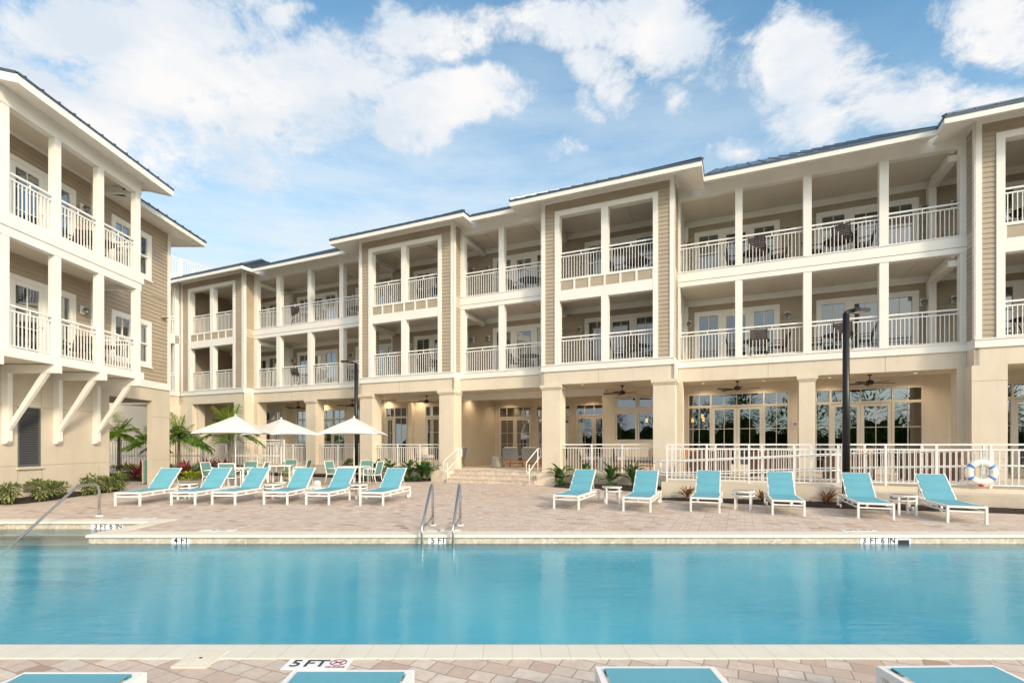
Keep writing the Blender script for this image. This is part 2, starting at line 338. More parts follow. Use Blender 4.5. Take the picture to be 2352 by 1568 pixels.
# ------------------------------------------------------------------ mesh builder
OFF = {}
class MB:
    def __init__(s): s.v = []; s.f = []
    def quad(s, *p):
        i = len(s.v); s.v += [tuple(q) for q in p]; s.f.append(tuple(range(i, i + len(p))))
    def box(s, x0, x1, y0, y1, z0, z1):
        i = len(s.v)
        s.v += [(x0, y0, z0), (x1, y0, z0), (x1, y1, z0), (x0, y1, z0), (x0, y0, z1), (x1, y0, z1), (x1, y1, z1), (x0, y1, z1)]
        s.f += [(i, i + 3, i + 2, i + 1), (i + 4, i + 5, i + 6, i + 7), (i, i + 1, i + 5, i + 4), (i + 1, i + 2, i + 6, i + 5), (i + 2, i + 3, i + 7, i + 6), (i + 3, i, i + 4, i + 7)]
    def bar(s, a, b, w, h=None, up=(0, 0, 1)):
        h = h or w; a = Vector(a); b = Vector(b); d = (b - a).normalized(); upv = Vector(up)
        if abs(d.dot(upv)) > .97: upv = Vector((0, 1, 0))
        r = d.cross(upv).normalized(); u = r.cross(d)
        i = len(s.v)
        for p in (a, b):
            for (q, e) in ((-1, -1), (1, -1), (1, 1), (-1, 1)): s.v.append(tuple(p + r * q * w / 2 + u * e * h / 2))
        s.f += [(i, i + 3, i + 2, i + 1), (i + 4, i + 5, i + 6, i + 7)] + [(i + k, i + (k + 1) % 4, i + 4 + (k + 1) % 4, i + 4 + k) for k in range(4)]
    def tube(s, pts, r, n=8, r2=None):
        pts = [Vector(p) for p in pts]; m = len(pts); base = len(s.v)
        for j, p in enumerate(pts):
            d = (pts[min(j + 1, m - 1)] - pts[max(j - 1, 0)]).normalized()
            up = Vector((0, 0, 1)) if abs(d.z) < .95 else Vector((1, 0, 0))
            a = d.cross(up).normalized(); b = d.cross(a)
            rr = r if r2 is None else r + (r2 - r) * j / (m - 1)
            for q in range(n):
                t = 2 * math.pi * q / n; s.v.append(tuple(p + a * math.cos(t) * rr + b * math.sin(t) * rr))
        for j in range(m - 1):
            for q in range(n): s.f.append((base + j * n + q, base + j * n + (q + 1) % n, base + (j + 1) * n + (q + 1) % n, base + (j + 1) * n + q))
        s.f.append(tuple(base + q for q in range(n))[::-1]); s.f.append(tuple(base + (m - 1) * n + q for q in range(n)))
    def lathe(s, prof, c=(0, 0, 0), n=16):
        base = len(s.v); m = len(prof)
        for (r, z) in prof:
            for q in range(n):
                t = 2 * math.pi * q / n; s.v.append((c[0] + r * math.cos(t), c[1] + r * math.sin(t), c[2] + z))
        for j in range(m - 1):
            for q in range(n): s.f.append((base + j * n + q, base + j * n + (q + 1) % n, base + (j + 1) * n + (q + 1) % n, base + (j + 1) * n + q))
        s.f.append(tuple(base + q for q in range(n))[::-1]); s.f.append(tuple(base + (m - 1) * n + q for q in range(n)))
    def prism(s, poly, f, e0, e1):
        """poly of 2d points, f(p, e) -> 3d"""
        i = len(s.v); n = len(poly)
        s.v += [tuple(f(p, e0)) for p in poly] + [tuple(f(p, e1)) for p in poly]
        s.f.append(tuple(range(i, i + n))); s.f.append(tuple(range(i + 2 * n - 1, i + n - 1, -1)))
        for k in range(n): s.f.append((i + k, i + n + k, i + n + (k + 1) % n, i + (k + 1) % n))
    def build(s, name, m, parent=None, smooth=False, recalc=True):
        off = OFF.get(parent.name, (0, 0, 0)) if parent else (0, 0, 0)
        me = bpy.data.meshes.new(name)
        me.from_pydata([(x - off[0], y - off[1], z - off[2]) for x, y, z in s.v], [], s.f)
        me.materials.append(m); me.update()
        import bmesh
        bm = bmesh.new(); bm.from_mesh(me)
        if recalc: bmesh.ops.recalc_face_normals(bm, faces=bm.faces)
        bm.to_mesh(me); bm.free()
        if smooth:
            for p in me.polygons: p.use_smooth = True
        o = bpy.data.objects.new(name, me); COL.objects.link(o)
        if parent: o.parent = parent; OFF[o.name] = off
        return o
def tag(o, label=None, cat=None, group=None, kind=None):
    if label: o['label'] = label
    if cat: o['category'] = cat
    if group: o['group'] = group
    if kind: o['kind'] = kind
    return o
def thing(name, label, cat, loc=(0, 0, 0), rz=0, group=None, off=None):
    o = bpy.data.objects.new(name, None); COL.objects.link(o); o.location = loc; o.rotation_euler = (0, 0, rz); o.empty_display_size = .2
    if off is not None: OFF[o.name] = off
    return tag(o, label, cat, group)
def dup(root, loc, rz, label, group=None, scale=None):
    def cp(o, par):
        c = o.copy(); COL.objects.link(c); c.parent = par
        for ch in o.children: cp(ch, c)
        return c
    r = cp(root, None); r.location = loc; r.rotation_euler = (0, 0, rz); r['label'] = label
    if group: r['group'] = group
    if scale: r.scale = (scale,) * 3
    return r
def structure(mb, name, m, smooth=False, recalc=True): return tag(mb.build(name, m, None, smooth, recalc), kind='structure')

# facade frame: s runs along the facade to the right, t away from the viewer
PHI = math.atan2(-.41100, .91163)
UX, UY, NX, NY = .91163, -.41100, .41100, .91163
def XY(s, t): return (UX * s + NX * t, UY * s + NY * t)
def WP(s, t, z): x, y = XY(s, t); return (x, y, z)
def TT(s, t): return (s, t)

# ------------------------------------------------------------------ ground, pool, deck
WZ = -.145
PX0, PX1, PY0, PY1 = -10.3, 10.6, 3.95, 8.75
AX, AY = -7.32, 10.26         # the step alcove on the left reaches further back
g = MB()
def rect(mb, x0, x1, y0, y1, z): mb.quad((x0, y0, z), (x1, y0, z), (x1, y1, z), (x0, y1, z))
BIG = 900
o = .25
for (x0, x1, y0, y1) in ((-BIG, BIG, -BIG, PY0 - o), (-BIG, PX0 - o, PY0 - o, BIG), (PX1 + o, BIG, PY0 - o, BIG), (PX0 - o, AX + o, AY + o, BIG), (AX + o, PX1 + o, PY1 + o, BIG)):
    rect(g, x0, x1, y0, y1, -.012)
structure(g, 'ground', mat('distant_ground', (.10, .13, .06), .95, nscale=.3, namt=.4))
d = MB(); e = .03
for (x0, x1, y0, y1) in ((-32, 34, -8, PY0 - e), (-32, PX0 - e, PY0 - e, 42), (PX1 + e, 34, PY0 - e, 42), (PX0 - e, AX - .0 + e, AY + e, 42), (AX + e, PX1 + e, PY1 + e, 42)):
    rect(d, x0, x1, y0, y1, 0)
deck = structure(d, 'pool_deck', pavers, recalc=False)
# pool shell
p = MB(); D = -1.45
rect(p, PX0, PX1, PY0, PY1, D)
def wall(mb, a, b, z0, z1): mb.quad((*a, z0), (*b, z0), (*b, z1), (*a, z1))
loop = [(PX0, PY0), (PX1, PY0), (PX1, PY1), (AX, PY1), (AX, AY), (PX0, AY)]
for i in range(6): wall(p, loop[i], loop[(i + 1) % 6], D, -.20)
rect(p, PX0, AX, PY1, AY, D)
structure(p, 'pool_shell', plaster)
tl = MB()
for i in range(6): wall(tl, loop[i], loop[(i + 1) % 6], -.20, -.012)
structure(tl, 'waterline_tile', travertine)
# entry steps in the alcove, under the water
st_ = MB()
for i, (y1, z) in enumerate(((AY, -.24), (9.93, -.37), (9.62, -.50), (9.3, -.64), (8.98, -.78))):
    y0 = (9.93, 9.62, 9.3, 8.98, 8.66)[i]
    st_.box(PX0 + .01, AX - .01, y0, AY - .005, D + .01, z)
structure(st_, 'pool_steps', mat('step_plaster', (.80, .80, .72), .6, nscale=2, namt=.05))
nos = MB()
for (y, z) in ((9.93, -.24), (9.62, -.37), (9.3, -.50), (8.98, -.64), (8.66, -.78)): nos.box(PX0 + .02, AX - .02, y - .014, y + .06, z - .06, z + .006)
structure(nos, 'step_nosing', mat('dark_step_edge', (.09, .08, .055), .6))
bn = MB(); bn.prism([(8.35, 8.74), (10.59, 8.74), (10.59, 7.3), (9.7, 7.3)], lambda q, z: (q[0], q[1], z), D + .01, -.42)
bn.prism([(8.0, 8.735), (10.58, 8.735), (10.58, 6.9), (9.4, 6.9)], lambda q, z: (q[0], q[1], z), D + .012, -.75)
structure(bn, 'pool_bench', MATS['step_plaster'])
w = MB(); e_ = .02
wl = [(PX0 - e_, PY0 - e_), (PX1 + e_, PY0 - e_), (PX1 + e_, PY1 + e_), (AX + e_, PY1 + e_), (AX + e_, AY + e_), (PX0 - e_, AY + e_)]
w.prism(wl, lambda q, z: (q[0], q[1], z), D - .02, WZ)
structure(w, 'pool_water', water_m)
# bullnose coping swept round the pool edge
def coping(a, b, nrm, width, name='pool_coping'):
    """a,b edge points on the pool wall, nrm unit vector out of the pool"""
    prof = [(-.035, -.026), (-.028, -.006), (-.012, .006), (.02, .012), (width, .012), (width, -.03), (-.01, -.045), (-.03, -.04)]
    mb = MB(); A = Vector((*a, 0)); B = Vector((*b, 0)); N = Vector((*nrm, 0))
    mb.prism(prof, lambda q, t: A.lerp(B, t) + N * q[0] + Vector((0, 0, q[1])), 0, 1)
    return mb
cop = MB()
def merge(dst, src):
    i = len(dst.v); dst.v += src.v; dst.f += [tuple(q + i for q in f) for f in src.f]
merge(cop, coping((PX1 + .3, PY0), (PX0 - .3, PY0), (0, -1), .25))
merge(cop, coping((AX - .034, PY1), (PX1 + .3, PY1), (0, 1), .33))
merge(cop, coping((PX0 - .3, AY), (AX + .33, AY), (0, 1), .33))
merge(cop, coping((PX0, PY0 + .04), (PX0, AY - .04), (-1, 0), .3))
merge(cop, coping((PX1, PY1 - .04), (PX1, PY0 + .04), (1, 0), .3))
structure(cop, 'pool_coping', coping_m)
cs = MB(); merge(cs, coping((AX, AY - .04), (AX, PY1 + .34), (1, 0), .33))
structure(cs, 'alcove_coping', mat('ivory_coping_plain', (.68, .635, .55), .55, nscale=3, namt=.08))

# ------------------------------------------------------------------ siding, railing, windows
EX = .15
def clap(mb, P, a0, a1, z0, z1, ends=False):
    """clapboards on a wall; P(a, out, z) -> point"""
    k = math.floor(z0 / EX)
    while k * EX < z1 - 1e-4:
        zb = max(z0, k * EX); zt = min(z1, (k + 1) * EX); f0 = .026; f1 = .007
        ob = f0 + (f1 - f0) * (zb - k * EX) / EX; ot = f0 + (f1 - f0) * (zt - k * EX) / EX
        mb.quad(P(a0, ob, zb), P(a1, ob, zb), P(a1, ot, zt), P(a0, ot, zt))
        mb.quad(P(a0, ob, zb), P(a1, ob, zb), P(a1, f1, zb), P(a0, f1, zb))
        k += 1
def pbox(mb, P, a0, a1, o0, o1, z0, z1):
    c = [P(a, o, z) for z in (z0, z1) for (a, o) in ((a0, o0), (a1, o0), (a1, o1), (a0, o1))]
    i = len(mb.v); mb.v += [tuple(q) for q in c]
    mb.f += [(i, i + 3, i + 2, i + 1), (i + 4, i + 5, i + 6, i + 7), (i, i + 1, i + 5, i + 4), (i + 1, i + 2, i + 6, i + 5), (i + 2, i + 3, i + 7, i + 6), (i + 3, i, i + 4, i + 7)]
def Pf(t): return lambda a, o, z: (a, t - o, z)            # facade facing the viewer, at depth t
def Pr(s): return lambda a, o, z: (s + o, a, z)            # wall facing right (+s), a runs along t
def Pl(s): return lambda a, o, z: (s - o, a, z)
def railing(P, a0, a1, zf, parent, name='balcony_railing', h=1.07, zb=.04, posts=1.25, end_posts=False, pitch=.112, post_w=.055):
    mb = MB()
    pbox(mb, P, a0, a1, -.027, .027, zf + h - .03, zf + h + .018)
    pbox(mb, P, a0, a1, -.018, .018, zf + h - .155, zf + h - .118)
    pbox(mb, P, a0, a1, -.018, .018, zf + zb, zf + zb + .035)
    n = max(2, round((a1 - a0) / pitch)); 
    for i in range(1, n):
        a = a0 + (a1 - a0) * i / n
        pbox(mb, P, a - .010, a + .010, -.010, .010, zf + zb + .03, zf + h - .15)
    m = max(1, round((a1 - a0) / posts))
    for i in range(0 if end_posts else 1, m + 1 if end_posts else m):
        a = a0 + (a1 - a0) * i / m
        pbox(mb, P, a - post_w / 2, a + post_w / 2, -post_w / 2 + .002, post_w / 2 - .002, zf + (zb if not end_posts else -.02), zf + h - .02)
    if m == 1 and not end_posts:
        a = (a0 + a1) / 2; pbox(mb, P, a - .014, a + .014, -.014, .014, zf + h - .13, zf + h - .02)
    return mb.build(name, rail_w, parent)
def curtain(P, a0, a1, z0, z1, depth, parent, m=None):
    mb = MB(); n = max(8, int((a1 - a0) / .035)); ph = random.random() * 6
    pts = [(a0 + (a1 - a0) * i / n, -depth - .03 * math.sin(i * 1.25 + ph) - .012 * math.sin(i * 2.9)) for i in range(n + 1)]
    for (p0, p1) in zip(pts, pts[1:]): mb.quad(P(p0[0], p0[1], z0), P(p1[0], p1[1], z0), P(p1[0], p1[1], z1), P(p0[0], p0[1], z1))
    return mb.build('curtain', m or curt, parent, True)
def frame_ring(mb, P, a0, a1, z0, z1, w, o0, o1, wb=None):
    wb = wb or w
    pbox(mb, P, a0, a0 + w, o0, o1, z0, z1); pbox(mb, P, a1 - w, a1, o0, o1, z0, z1)
    pbox(mb, P, a0 + w, a1 - w, o0, o1, z1 - w, z1); pbox(mb, P, a0 + w, a1 - w, o0, o1, z0, z0 + wb)
def window(P, a0, a1, z0, z1, parent, mid=None, vert=True, gm=None, cur=None, fm=None, horiz=(), fw=.05, verts=None):
    """glass area a0..a1 z0..z1 with a frame round it"""
    mb = MB(); frame_ring(mb, P, a0 - fw, a1 + fw, z0 - fw, z1 + fw, fw, -.045, .03)
    if mid: pbox(mb, P, a0, a1, -.035, .026, mid - .03, mid + .03)
    for v in (verts if verts is not None else ([(a0 + a1) / 2] if vert else [])): pbox(mb, P, v - .011, v + .011, -.03, .012, mid + .03 if mid else z0, z1)
    for zz in horiz: pbox(mb, P, a0, a1, -.03, .0125, zz - .011, zz + .011)
    wdw = mb.build('window', fm or white, parent)
    g = MB(); g.quad(P(a0, -.02, z0), P(a1, -.02, z0), P(a1, -.02, z1), P(a0, -.02, z1)); g.build('pane', gm or glass, wdw)
    if cur: curtain(P, a0 - .04, a1 + .04, z0 - .04, z1 + .04, .14, wdw)
    return wdw
def door(P, a0, a1, z0, z1, parent, gm=None, fm=None, st=.13, bot=.24, horiz=(), handle_side=1, cur=False, vert=True, name='door'):
    """door leaf a0..a1"""
    mb = MB(); frame_ring(mb, P, a0, a1, z0, z1, st, -.03, .015, bot)
    if vert: pbox(mb, P, (a0 + a1) / 2 - .011, (a0 + a1) / 2 + .011, -.02, .006, z0 + bot, z1 - st)
    for zz in horiz: pbox(mb, P, a0 + st, a1 - st, -.02, .0065, zz - .011, zz + .011)
    dr = mb.build(name, fm or white, parent)
    g = MB(); g.quad(P(a0 + st, -.01, z0 + bot), P(a1 - st, -.01, z0 + bot), P(a1 - st, -.01, z1 - st), P(a0 + st, -.01, z1 - st)); g.build('pane', gm or glass, dr)
    h = MB(); a = a1 - st / 2 if handle_side > 0 else a0 + st / 2
    h.tube([P(a, .015, z0 + .98), P(a, .06, z0 + .98), P(a - .11 * handle_side, .06, z0 + .98)], .011, 6); h.build('handle', steel, dr)
    if cur: curtain(P, a0 + .05, a1 - .05, z0 + .03, z1 - .03, .16, dr)
    return dr
def suite(P, aL, zf, parent, cw=3.14):
    """window, door, window set in one wide white casing (floor zf)"""
    c = MB(); top = zf + 2.31
    pbox(c, P, aL, aL + .14, .0, .042, zf, top); pbox(c, P, aL + cw - .14, aL + cw, .0, .042, zf, top)
    pbox(c, P, aL + .14, aL + cw - .14, .0, .045, top - .14, top + .0)
    for (b0, b1) in ((.96, 1.09), (2.06, 2.19)): pbox(c, P, aL + b0, aL + b1, -.02, .032, zf, top - .14)
    for (b0, b1) in ((.14, .96), (2.19, cw - .14)): pbox(c, P, aL + b0, aL + b1, -.02, .025, zf, zf + .26)
    cas = c.build('window_casing', white, parent)
    for (b0, b1) in ((.19, .91), (2.24, cw - .19)):
        window(P, aL + b0, aL + b1, zf + .31, zf + 2.12, parent, mid=zf + 1.38, cur=True)
    door(P, aL + 1.09, aL + 2.06, zf + .03, zf + 2.17, parent, horiz=(zf + .9, zf + 1.5), cur=random.random() < .6)

# ------------------------------------------------------------------ main building
S0_, T0_ = -7.2, 18.85
x0, y0 = XY(S0_, T0_)
HB = thing('hotel_building', 'three-storey cream and tan building with long white balconies behind the pool', 'building', (x0, y0, 0), PHI, off=(S0_, T0_, 0))
TB = 22.3; TBm = 21.4
L2, L3 = 4.70, 8.0
TR = 19.95      # recessed balcony front
SEG = dict(S1=(-2.13, 6.36, TR), S3=(-11.22, -7.21, 19.35), S5=(-24.9, -16.41, TR))
BAY = dict(B=(-7.21, -2.13, 18.85), C=(-16.41, -11.22, 18.85), D=(-30.3, -24.9, 19.35), S0=(6.36, 11.6, 19.4))
CEIL2, CEIL3 = 7.52, 10.82
# floors: white edge band + slab; ceilings below
for (nm, (a, b, t)) in list(SEG.items()) + list(BAY.items()):
    f = MB(); f.box(a, b, t - .05, t + .02, 4.43, 4.685); f.box(a, b, t - .075, t - .05, 4.66, 4.70)
    f.build('floor_band', white, HB)
    sl = MB(); sl.box(a, b, t + .02, TB + 1.4, 4.44, L2); sl.build('balcony_floor', floorm, HB)
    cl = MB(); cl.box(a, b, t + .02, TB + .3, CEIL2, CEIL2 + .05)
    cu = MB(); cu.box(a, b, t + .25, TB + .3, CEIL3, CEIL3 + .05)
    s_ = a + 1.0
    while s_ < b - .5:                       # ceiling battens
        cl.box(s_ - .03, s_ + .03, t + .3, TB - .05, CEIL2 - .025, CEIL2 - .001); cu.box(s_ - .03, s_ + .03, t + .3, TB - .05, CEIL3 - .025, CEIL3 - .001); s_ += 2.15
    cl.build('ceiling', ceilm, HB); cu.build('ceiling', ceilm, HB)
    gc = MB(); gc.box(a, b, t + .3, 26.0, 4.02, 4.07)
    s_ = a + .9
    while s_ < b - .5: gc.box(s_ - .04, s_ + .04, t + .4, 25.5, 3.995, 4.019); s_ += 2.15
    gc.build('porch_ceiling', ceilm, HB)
    bm_ = MB(); bm_.box(a, b, t, t + .45, 3.915, 4.428); bm_.build('porch_beam', stucco, HB)
    fl3 = MB(); fl3.box(a, b, t + .02, TB + 1.4, 7.60, L3); fl3.build('balcony_floor', floorm, HB)
# recessed segments: L3 band, head beam, columns, rails
def col_box(mb, a0, a1, t, z0, z1, dep=.26): mb.box(a0, a1, t, t + dep, z0, z1)
COLS = dict(S1=[(-.16, .08), (1.98, 2.23), (4.14, 4.39)], S3=[(-9.35, -9.1)], S5=[(-23.15, -22.88), (-20.86, -20.6), (-18.68, -18.42)])
ENDS = dict(S1=[(-2.13, -2.06), (6.2, 6.36)], S3=[(-11.22, -11.02), (-7.32, -7.21)], S5=[(-24.9, -24.66), (-16.5, -16.41)])
for nm, (a, b, t) in SEG.items():
    f = MB(); f.box(a, b, t - .03, t + .02, 7.655, 7.985); f.box(a, b, t - .015, t + .26, 7.47, 7.64); f.box(a, b, t - .055, t + .02, 7.985, 8.0)
    f.build('floor_band', white, HB)
    f = MB(); f.box(a, b, t - .0, t + .26, 10.76, 11.34); f.build('head_beam', white, HB)
    for (c0, c1) in COLS[nm] + ENDS[nm]:
        c = MB(); col_box(c, c0, c1, t + .002, L2, 7.469); c.build('balcony_column', white, HB); c = MB(); col_box(c, c0, c1, t + .002, L3 + .001, 10.759); c.build('balcony_column', white, HB)
    edges = sorted([ENDS[nm][0][1]] + [q for c in COLS[nm] for q in c] + [ENDS[nm][1][0]])
    for i in range(0, len(edges), 2):
        for zf in (L2, L3): railing(Pf(t + .13), edges[i], edges[i + 1], zf, HB, posts=3)
# projecting bays
def bay(nm, openL, mul, openR):
    a, b, t = BAY[nm]; P = Pf(t); zc0, zc1 = 10.5, 10.69
    sd_ = MB()
    cL, cR = openL - .20, openR + .18
    clap(sd_, P, a + .16, cL, 4.70, 11.05); clap(sd_, P, cR, b - .16, 4.70, 11.05); clap(sd_, P, cL, cR, zc1, 11.05)
    # sheathing behind, with the openings left out
    for (q0, q1, z0, z1) in ((a + .02, cL, 4.69, 11.1), (cR, b - .02, 4.69, 11.1), (cL, cR, zc1, 11.1)): sd_.box(q0, q1, t, t + .2, z0, z1)
    sd_.build('siding_wall', siding, HB)
    tr = MB()
    for (q0, q1) in ((a, a + .165), (b - .165, b)): tr.box(q0, q1, t - .045, t + .02, 4.70, 11.16)
    tr.box(a + .165, b - .165, t - .04, t + .02, 11.04, 11.26)
    tr.build('corner_trim', white, HB)
    cs_ = MB(); dp = .25
    cs_.box(cL, openL, t - .05, t + dp, 4.70, zc0); cs_.box(openR, cR, t - .05, t + dp, 4.70, zc0); cs_.box(cL, cR, t - .05, t + dp, zc0, zc1)
    cs_.box(mul[0], mul[1], t - .035, t + dp - .02, 4.70, 7.17); cs_.box(mul[0], mul[1], t - .035, t + dp - .02, 8.0, zc0)
    cs_.box(openL, openR, t - .04, t + dp, 7.17, 7.53)
    cs_.box(openL, openR, t - .042, t + dp, 7.94, 8.0); cs_.box(openL, openR, t - .04, t, 7.53, 7.57)
    n = 6; 
    for i in range(n + 1):
        q = openL + (openR - openL) * i / n; cs_.box(q - .035, q + .035, t - .038, t, 7.57, 7.94)
    cs_.build('opening_casing', white, HB)
    pn = MB(); pn.box(openL, openR, t - .015, t + .2, 7.53, 7.94); pn.build('spandrel_panel', siding, HB)
    for zf in (L2, L3):
        railing(Pf(t + .12), openL, mul[0], zf, HB, posts=3); railing(Pf(t + .12), mul[1], openR, zf, HB, posts=3)
bay('B', -6.44, (-4.79, -4.52), -2.88); bay('C', -15.65, (-13.99, -13.73), -12.03)
bay('D', -29.42, (-27.7, -27.4), -25.78); bay('S0', 7.05, (8.7, 8.97), 10.65)
# returns between bay fronts and the recessed fronts (siding with trims) - both sides
for (s, ta, tb, sgn) in ((-2.13, 18.85, TR + .3, 1), (-7.21, 18.85, 19.6, -1), (-11.22, 18.85, 19.6, 1), (-16.41, 18.85, TR + .3, -1), (-24.9, 19.35, TR + .3, 1), (6.36, 19.4, TR + .3, -1), (-30.3, 19.35, 20.4, -1), (11.6, 19.4, 20.4, 1)):
    P = Pr(s - .02) if sgn > 0 else Pl(s + .02)
    r_ = MB(); clap(r_, P, ta + .10, tb, 4.71, 11.05); r_.build('return_siding', siding, HB)
    c_ = MB(); pbox(c_, P, ta - .045, ta + .12, .0, .03, 4.70, 11.16); pbox(c_, P, ta - .045, tb - .1, -.12, .025, 4.43, 4.69); pbox(c_, P, ta, tb, -.1, .01, 3.915, 4.43); pbox(c_, P, ta + .12, tb - .02, -.1, .022, 11.04, 11.3)
    c_.build('return_trim', white, HB)
# back walls of the balconies
SUITES = [(-1.73, TB, 'S1'), (2.64, TB, 'S1'), (-6.17, TBm, 'B'), (-10.62, TBm, 'S3'), (-15.1, TBm, 'C'), (-19.67, TB, 'S5'), (-24.11, TB, 'S5'), (-28.7, TB, 'D'), (7.4, TB, 'S0')]
def back_wall(a, b, t, units):
    for zf, zt in ((L2, CEIL2), (L3, CEIL3)):
        mb = MB(); P = Pf(t); cur = a
        for uL in sorted(units):
            clap(mb, P, cur, uL, zf, zt); mb.box(cur, uL, t, t + .1, zf, zt)
            clap(mb, P, uL, uL + 3.14, zf + 2.31, zt); mb.box(uL, uL + 3.14, t, t + .1, zf + 2.31, zt); cur = uL + 3.14
        clap(mb, P, cur, b, zf, zt); mb.box(cur, b, t, t + .1, zf, zt)
        mb.build('back_wall', siding, HB)
        cr = MB(); pbox(cr, P, a, b, .0, .06, zt - .17, zt - .002); pbox(cr, P, a, b, .0, .03, zt - .24, zt - .17); cr.build('crown_moulding', white, HB)
        for uL in units: suite(P, uL, zf + .02, HB)
back_wall(-2.13, 12.0, TB, [-1.73, 2.64, 7.4])
back_wall(-16.45, -2.2, TBm, [-6.17, -10.62, -15.1])
back_wall(-30.2, -16.5, TB, [-19.67, -24.11, -28.7])
# interior ends, pilasters and cross beams
for zf, zt in ((L2, CEIL2), (L3, CEIL3)):
    q = MB(); q.box(-2.19, -2.10, 20.21, TB, zf, zt); q.build('partition_wall', white, HB); q = MB(); q.box(-16.53, -16.42, TBm, TB + .1, zf, zt); q.build('partition_wall', white, HB)
    for (p0, p1, p2) in ((-2.10, -1.97, .18), (5.98, 6.2, .30), (-24.9, -24.42, .3), (-16.62, -16.5, .16)): q = MB(); q.box(p0, p1, TB - p2, TB - .03, zf, zt - .24); q.build('pilaster', white, HB)
    for (s, ta, tb) in ((6.1, TR + .26, TB - .3), (-7.05, 19.1, TBm - .1), (-11.1, 19.6, TBm - .1), (-24.75, TR + .26, TB - .3), (-16.3, 19.1, TBm - .1)):
        q = MB(); q.box(s - .11, s + .11, ta, tb, zt - .36, zt - .16); q.build('cross_beam', white, HB); q = MB(); q.box(s - .06, s + .06, ta, tb, zt - .10, zt - .001); q.build('crown_moulding', white, HB)
        q = MB(); q.box(s - .055, s + .055, ta, tb, zt - .16, zt - .10); q.build('beam_slot', siding, HB)
    q = MB(); P = Pr(-30.0); clap(q, P, 19.6, TB, zf, zt); q.box(-30.1, -30.0, 19.6, TB, zf, zt); q.build('side_siding', siding, HB)
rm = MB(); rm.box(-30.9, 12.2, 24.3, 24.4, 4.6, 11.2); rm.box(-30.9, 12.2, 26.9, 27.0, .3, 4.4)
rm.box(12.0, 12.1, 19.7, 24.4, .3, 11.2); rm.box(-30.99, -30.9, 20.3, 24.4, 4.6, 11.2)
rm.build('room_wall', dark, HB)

# roofs
FZ = 10.83; FH = .165; PITCH = .52; OV = .9
def fascia(mb, p0, p1, z=FZ):
    """white fascia with a drip edge between two (s,t) points"""
    mb.bar((*p0, z + FH / 2), (*p1, z + FH / 2), .04, FH)
def drip(mb, p0, p1, z=FZ): mb.bar((*p0, z + FH + .03), (*p1, z + FH + .03), .09, .06)
white_f = MB(); metal = MB(); soff = MB()
def rib(mb, p0, p1):
    mb.bar(p0, p1, .035, .045)
def main_roof(a, b, te):
    zr = FZ + FH + .05; tr_ = te + 8.6
    m = MB(); m.quad((a, te - .02, zr), (b, te - .02, zr), (b, tr_, zr + PITCH * 8.6), (a, tr_, zr + PITCH * 8.6))
    m.quad((a, tr_, zr + PITCH * 8.6), (b, tr_, zr + PITCH * 8.6), (b, tr_ + 6, zr + PITCH * 8.6 - 3), (a, tr_ + 6, zr + PITCH * 8.6 - 3))
    s_ = a + .15
    while s_ < b: rib(m, (s_, te - .03, zr + .022), (s_, tr_, zr + PITCH * 8.6 + .022)); s_ += .46
    drip(m, (a, te), (b, te)); m.build('roof', roofm, HB)
    f = MB(); fascia(f, (a, te), (b, te)); f.build('fascia', white, HB)
    sf = MB(); sf.quad((a, te + .02, FZ + .01), (b, te + .02, FZ + .01), (b, te + OV + .06, FZ + .36), (a, te + OV + .06, FZ + .36)); sf.build('soffit', white, HB)
main_roof(-24.0, -17.3, TR - OV); main_roof(-10.3, -8.1, 19.35 - OV); main_roof(-1.2, 5.45, TR - OV)
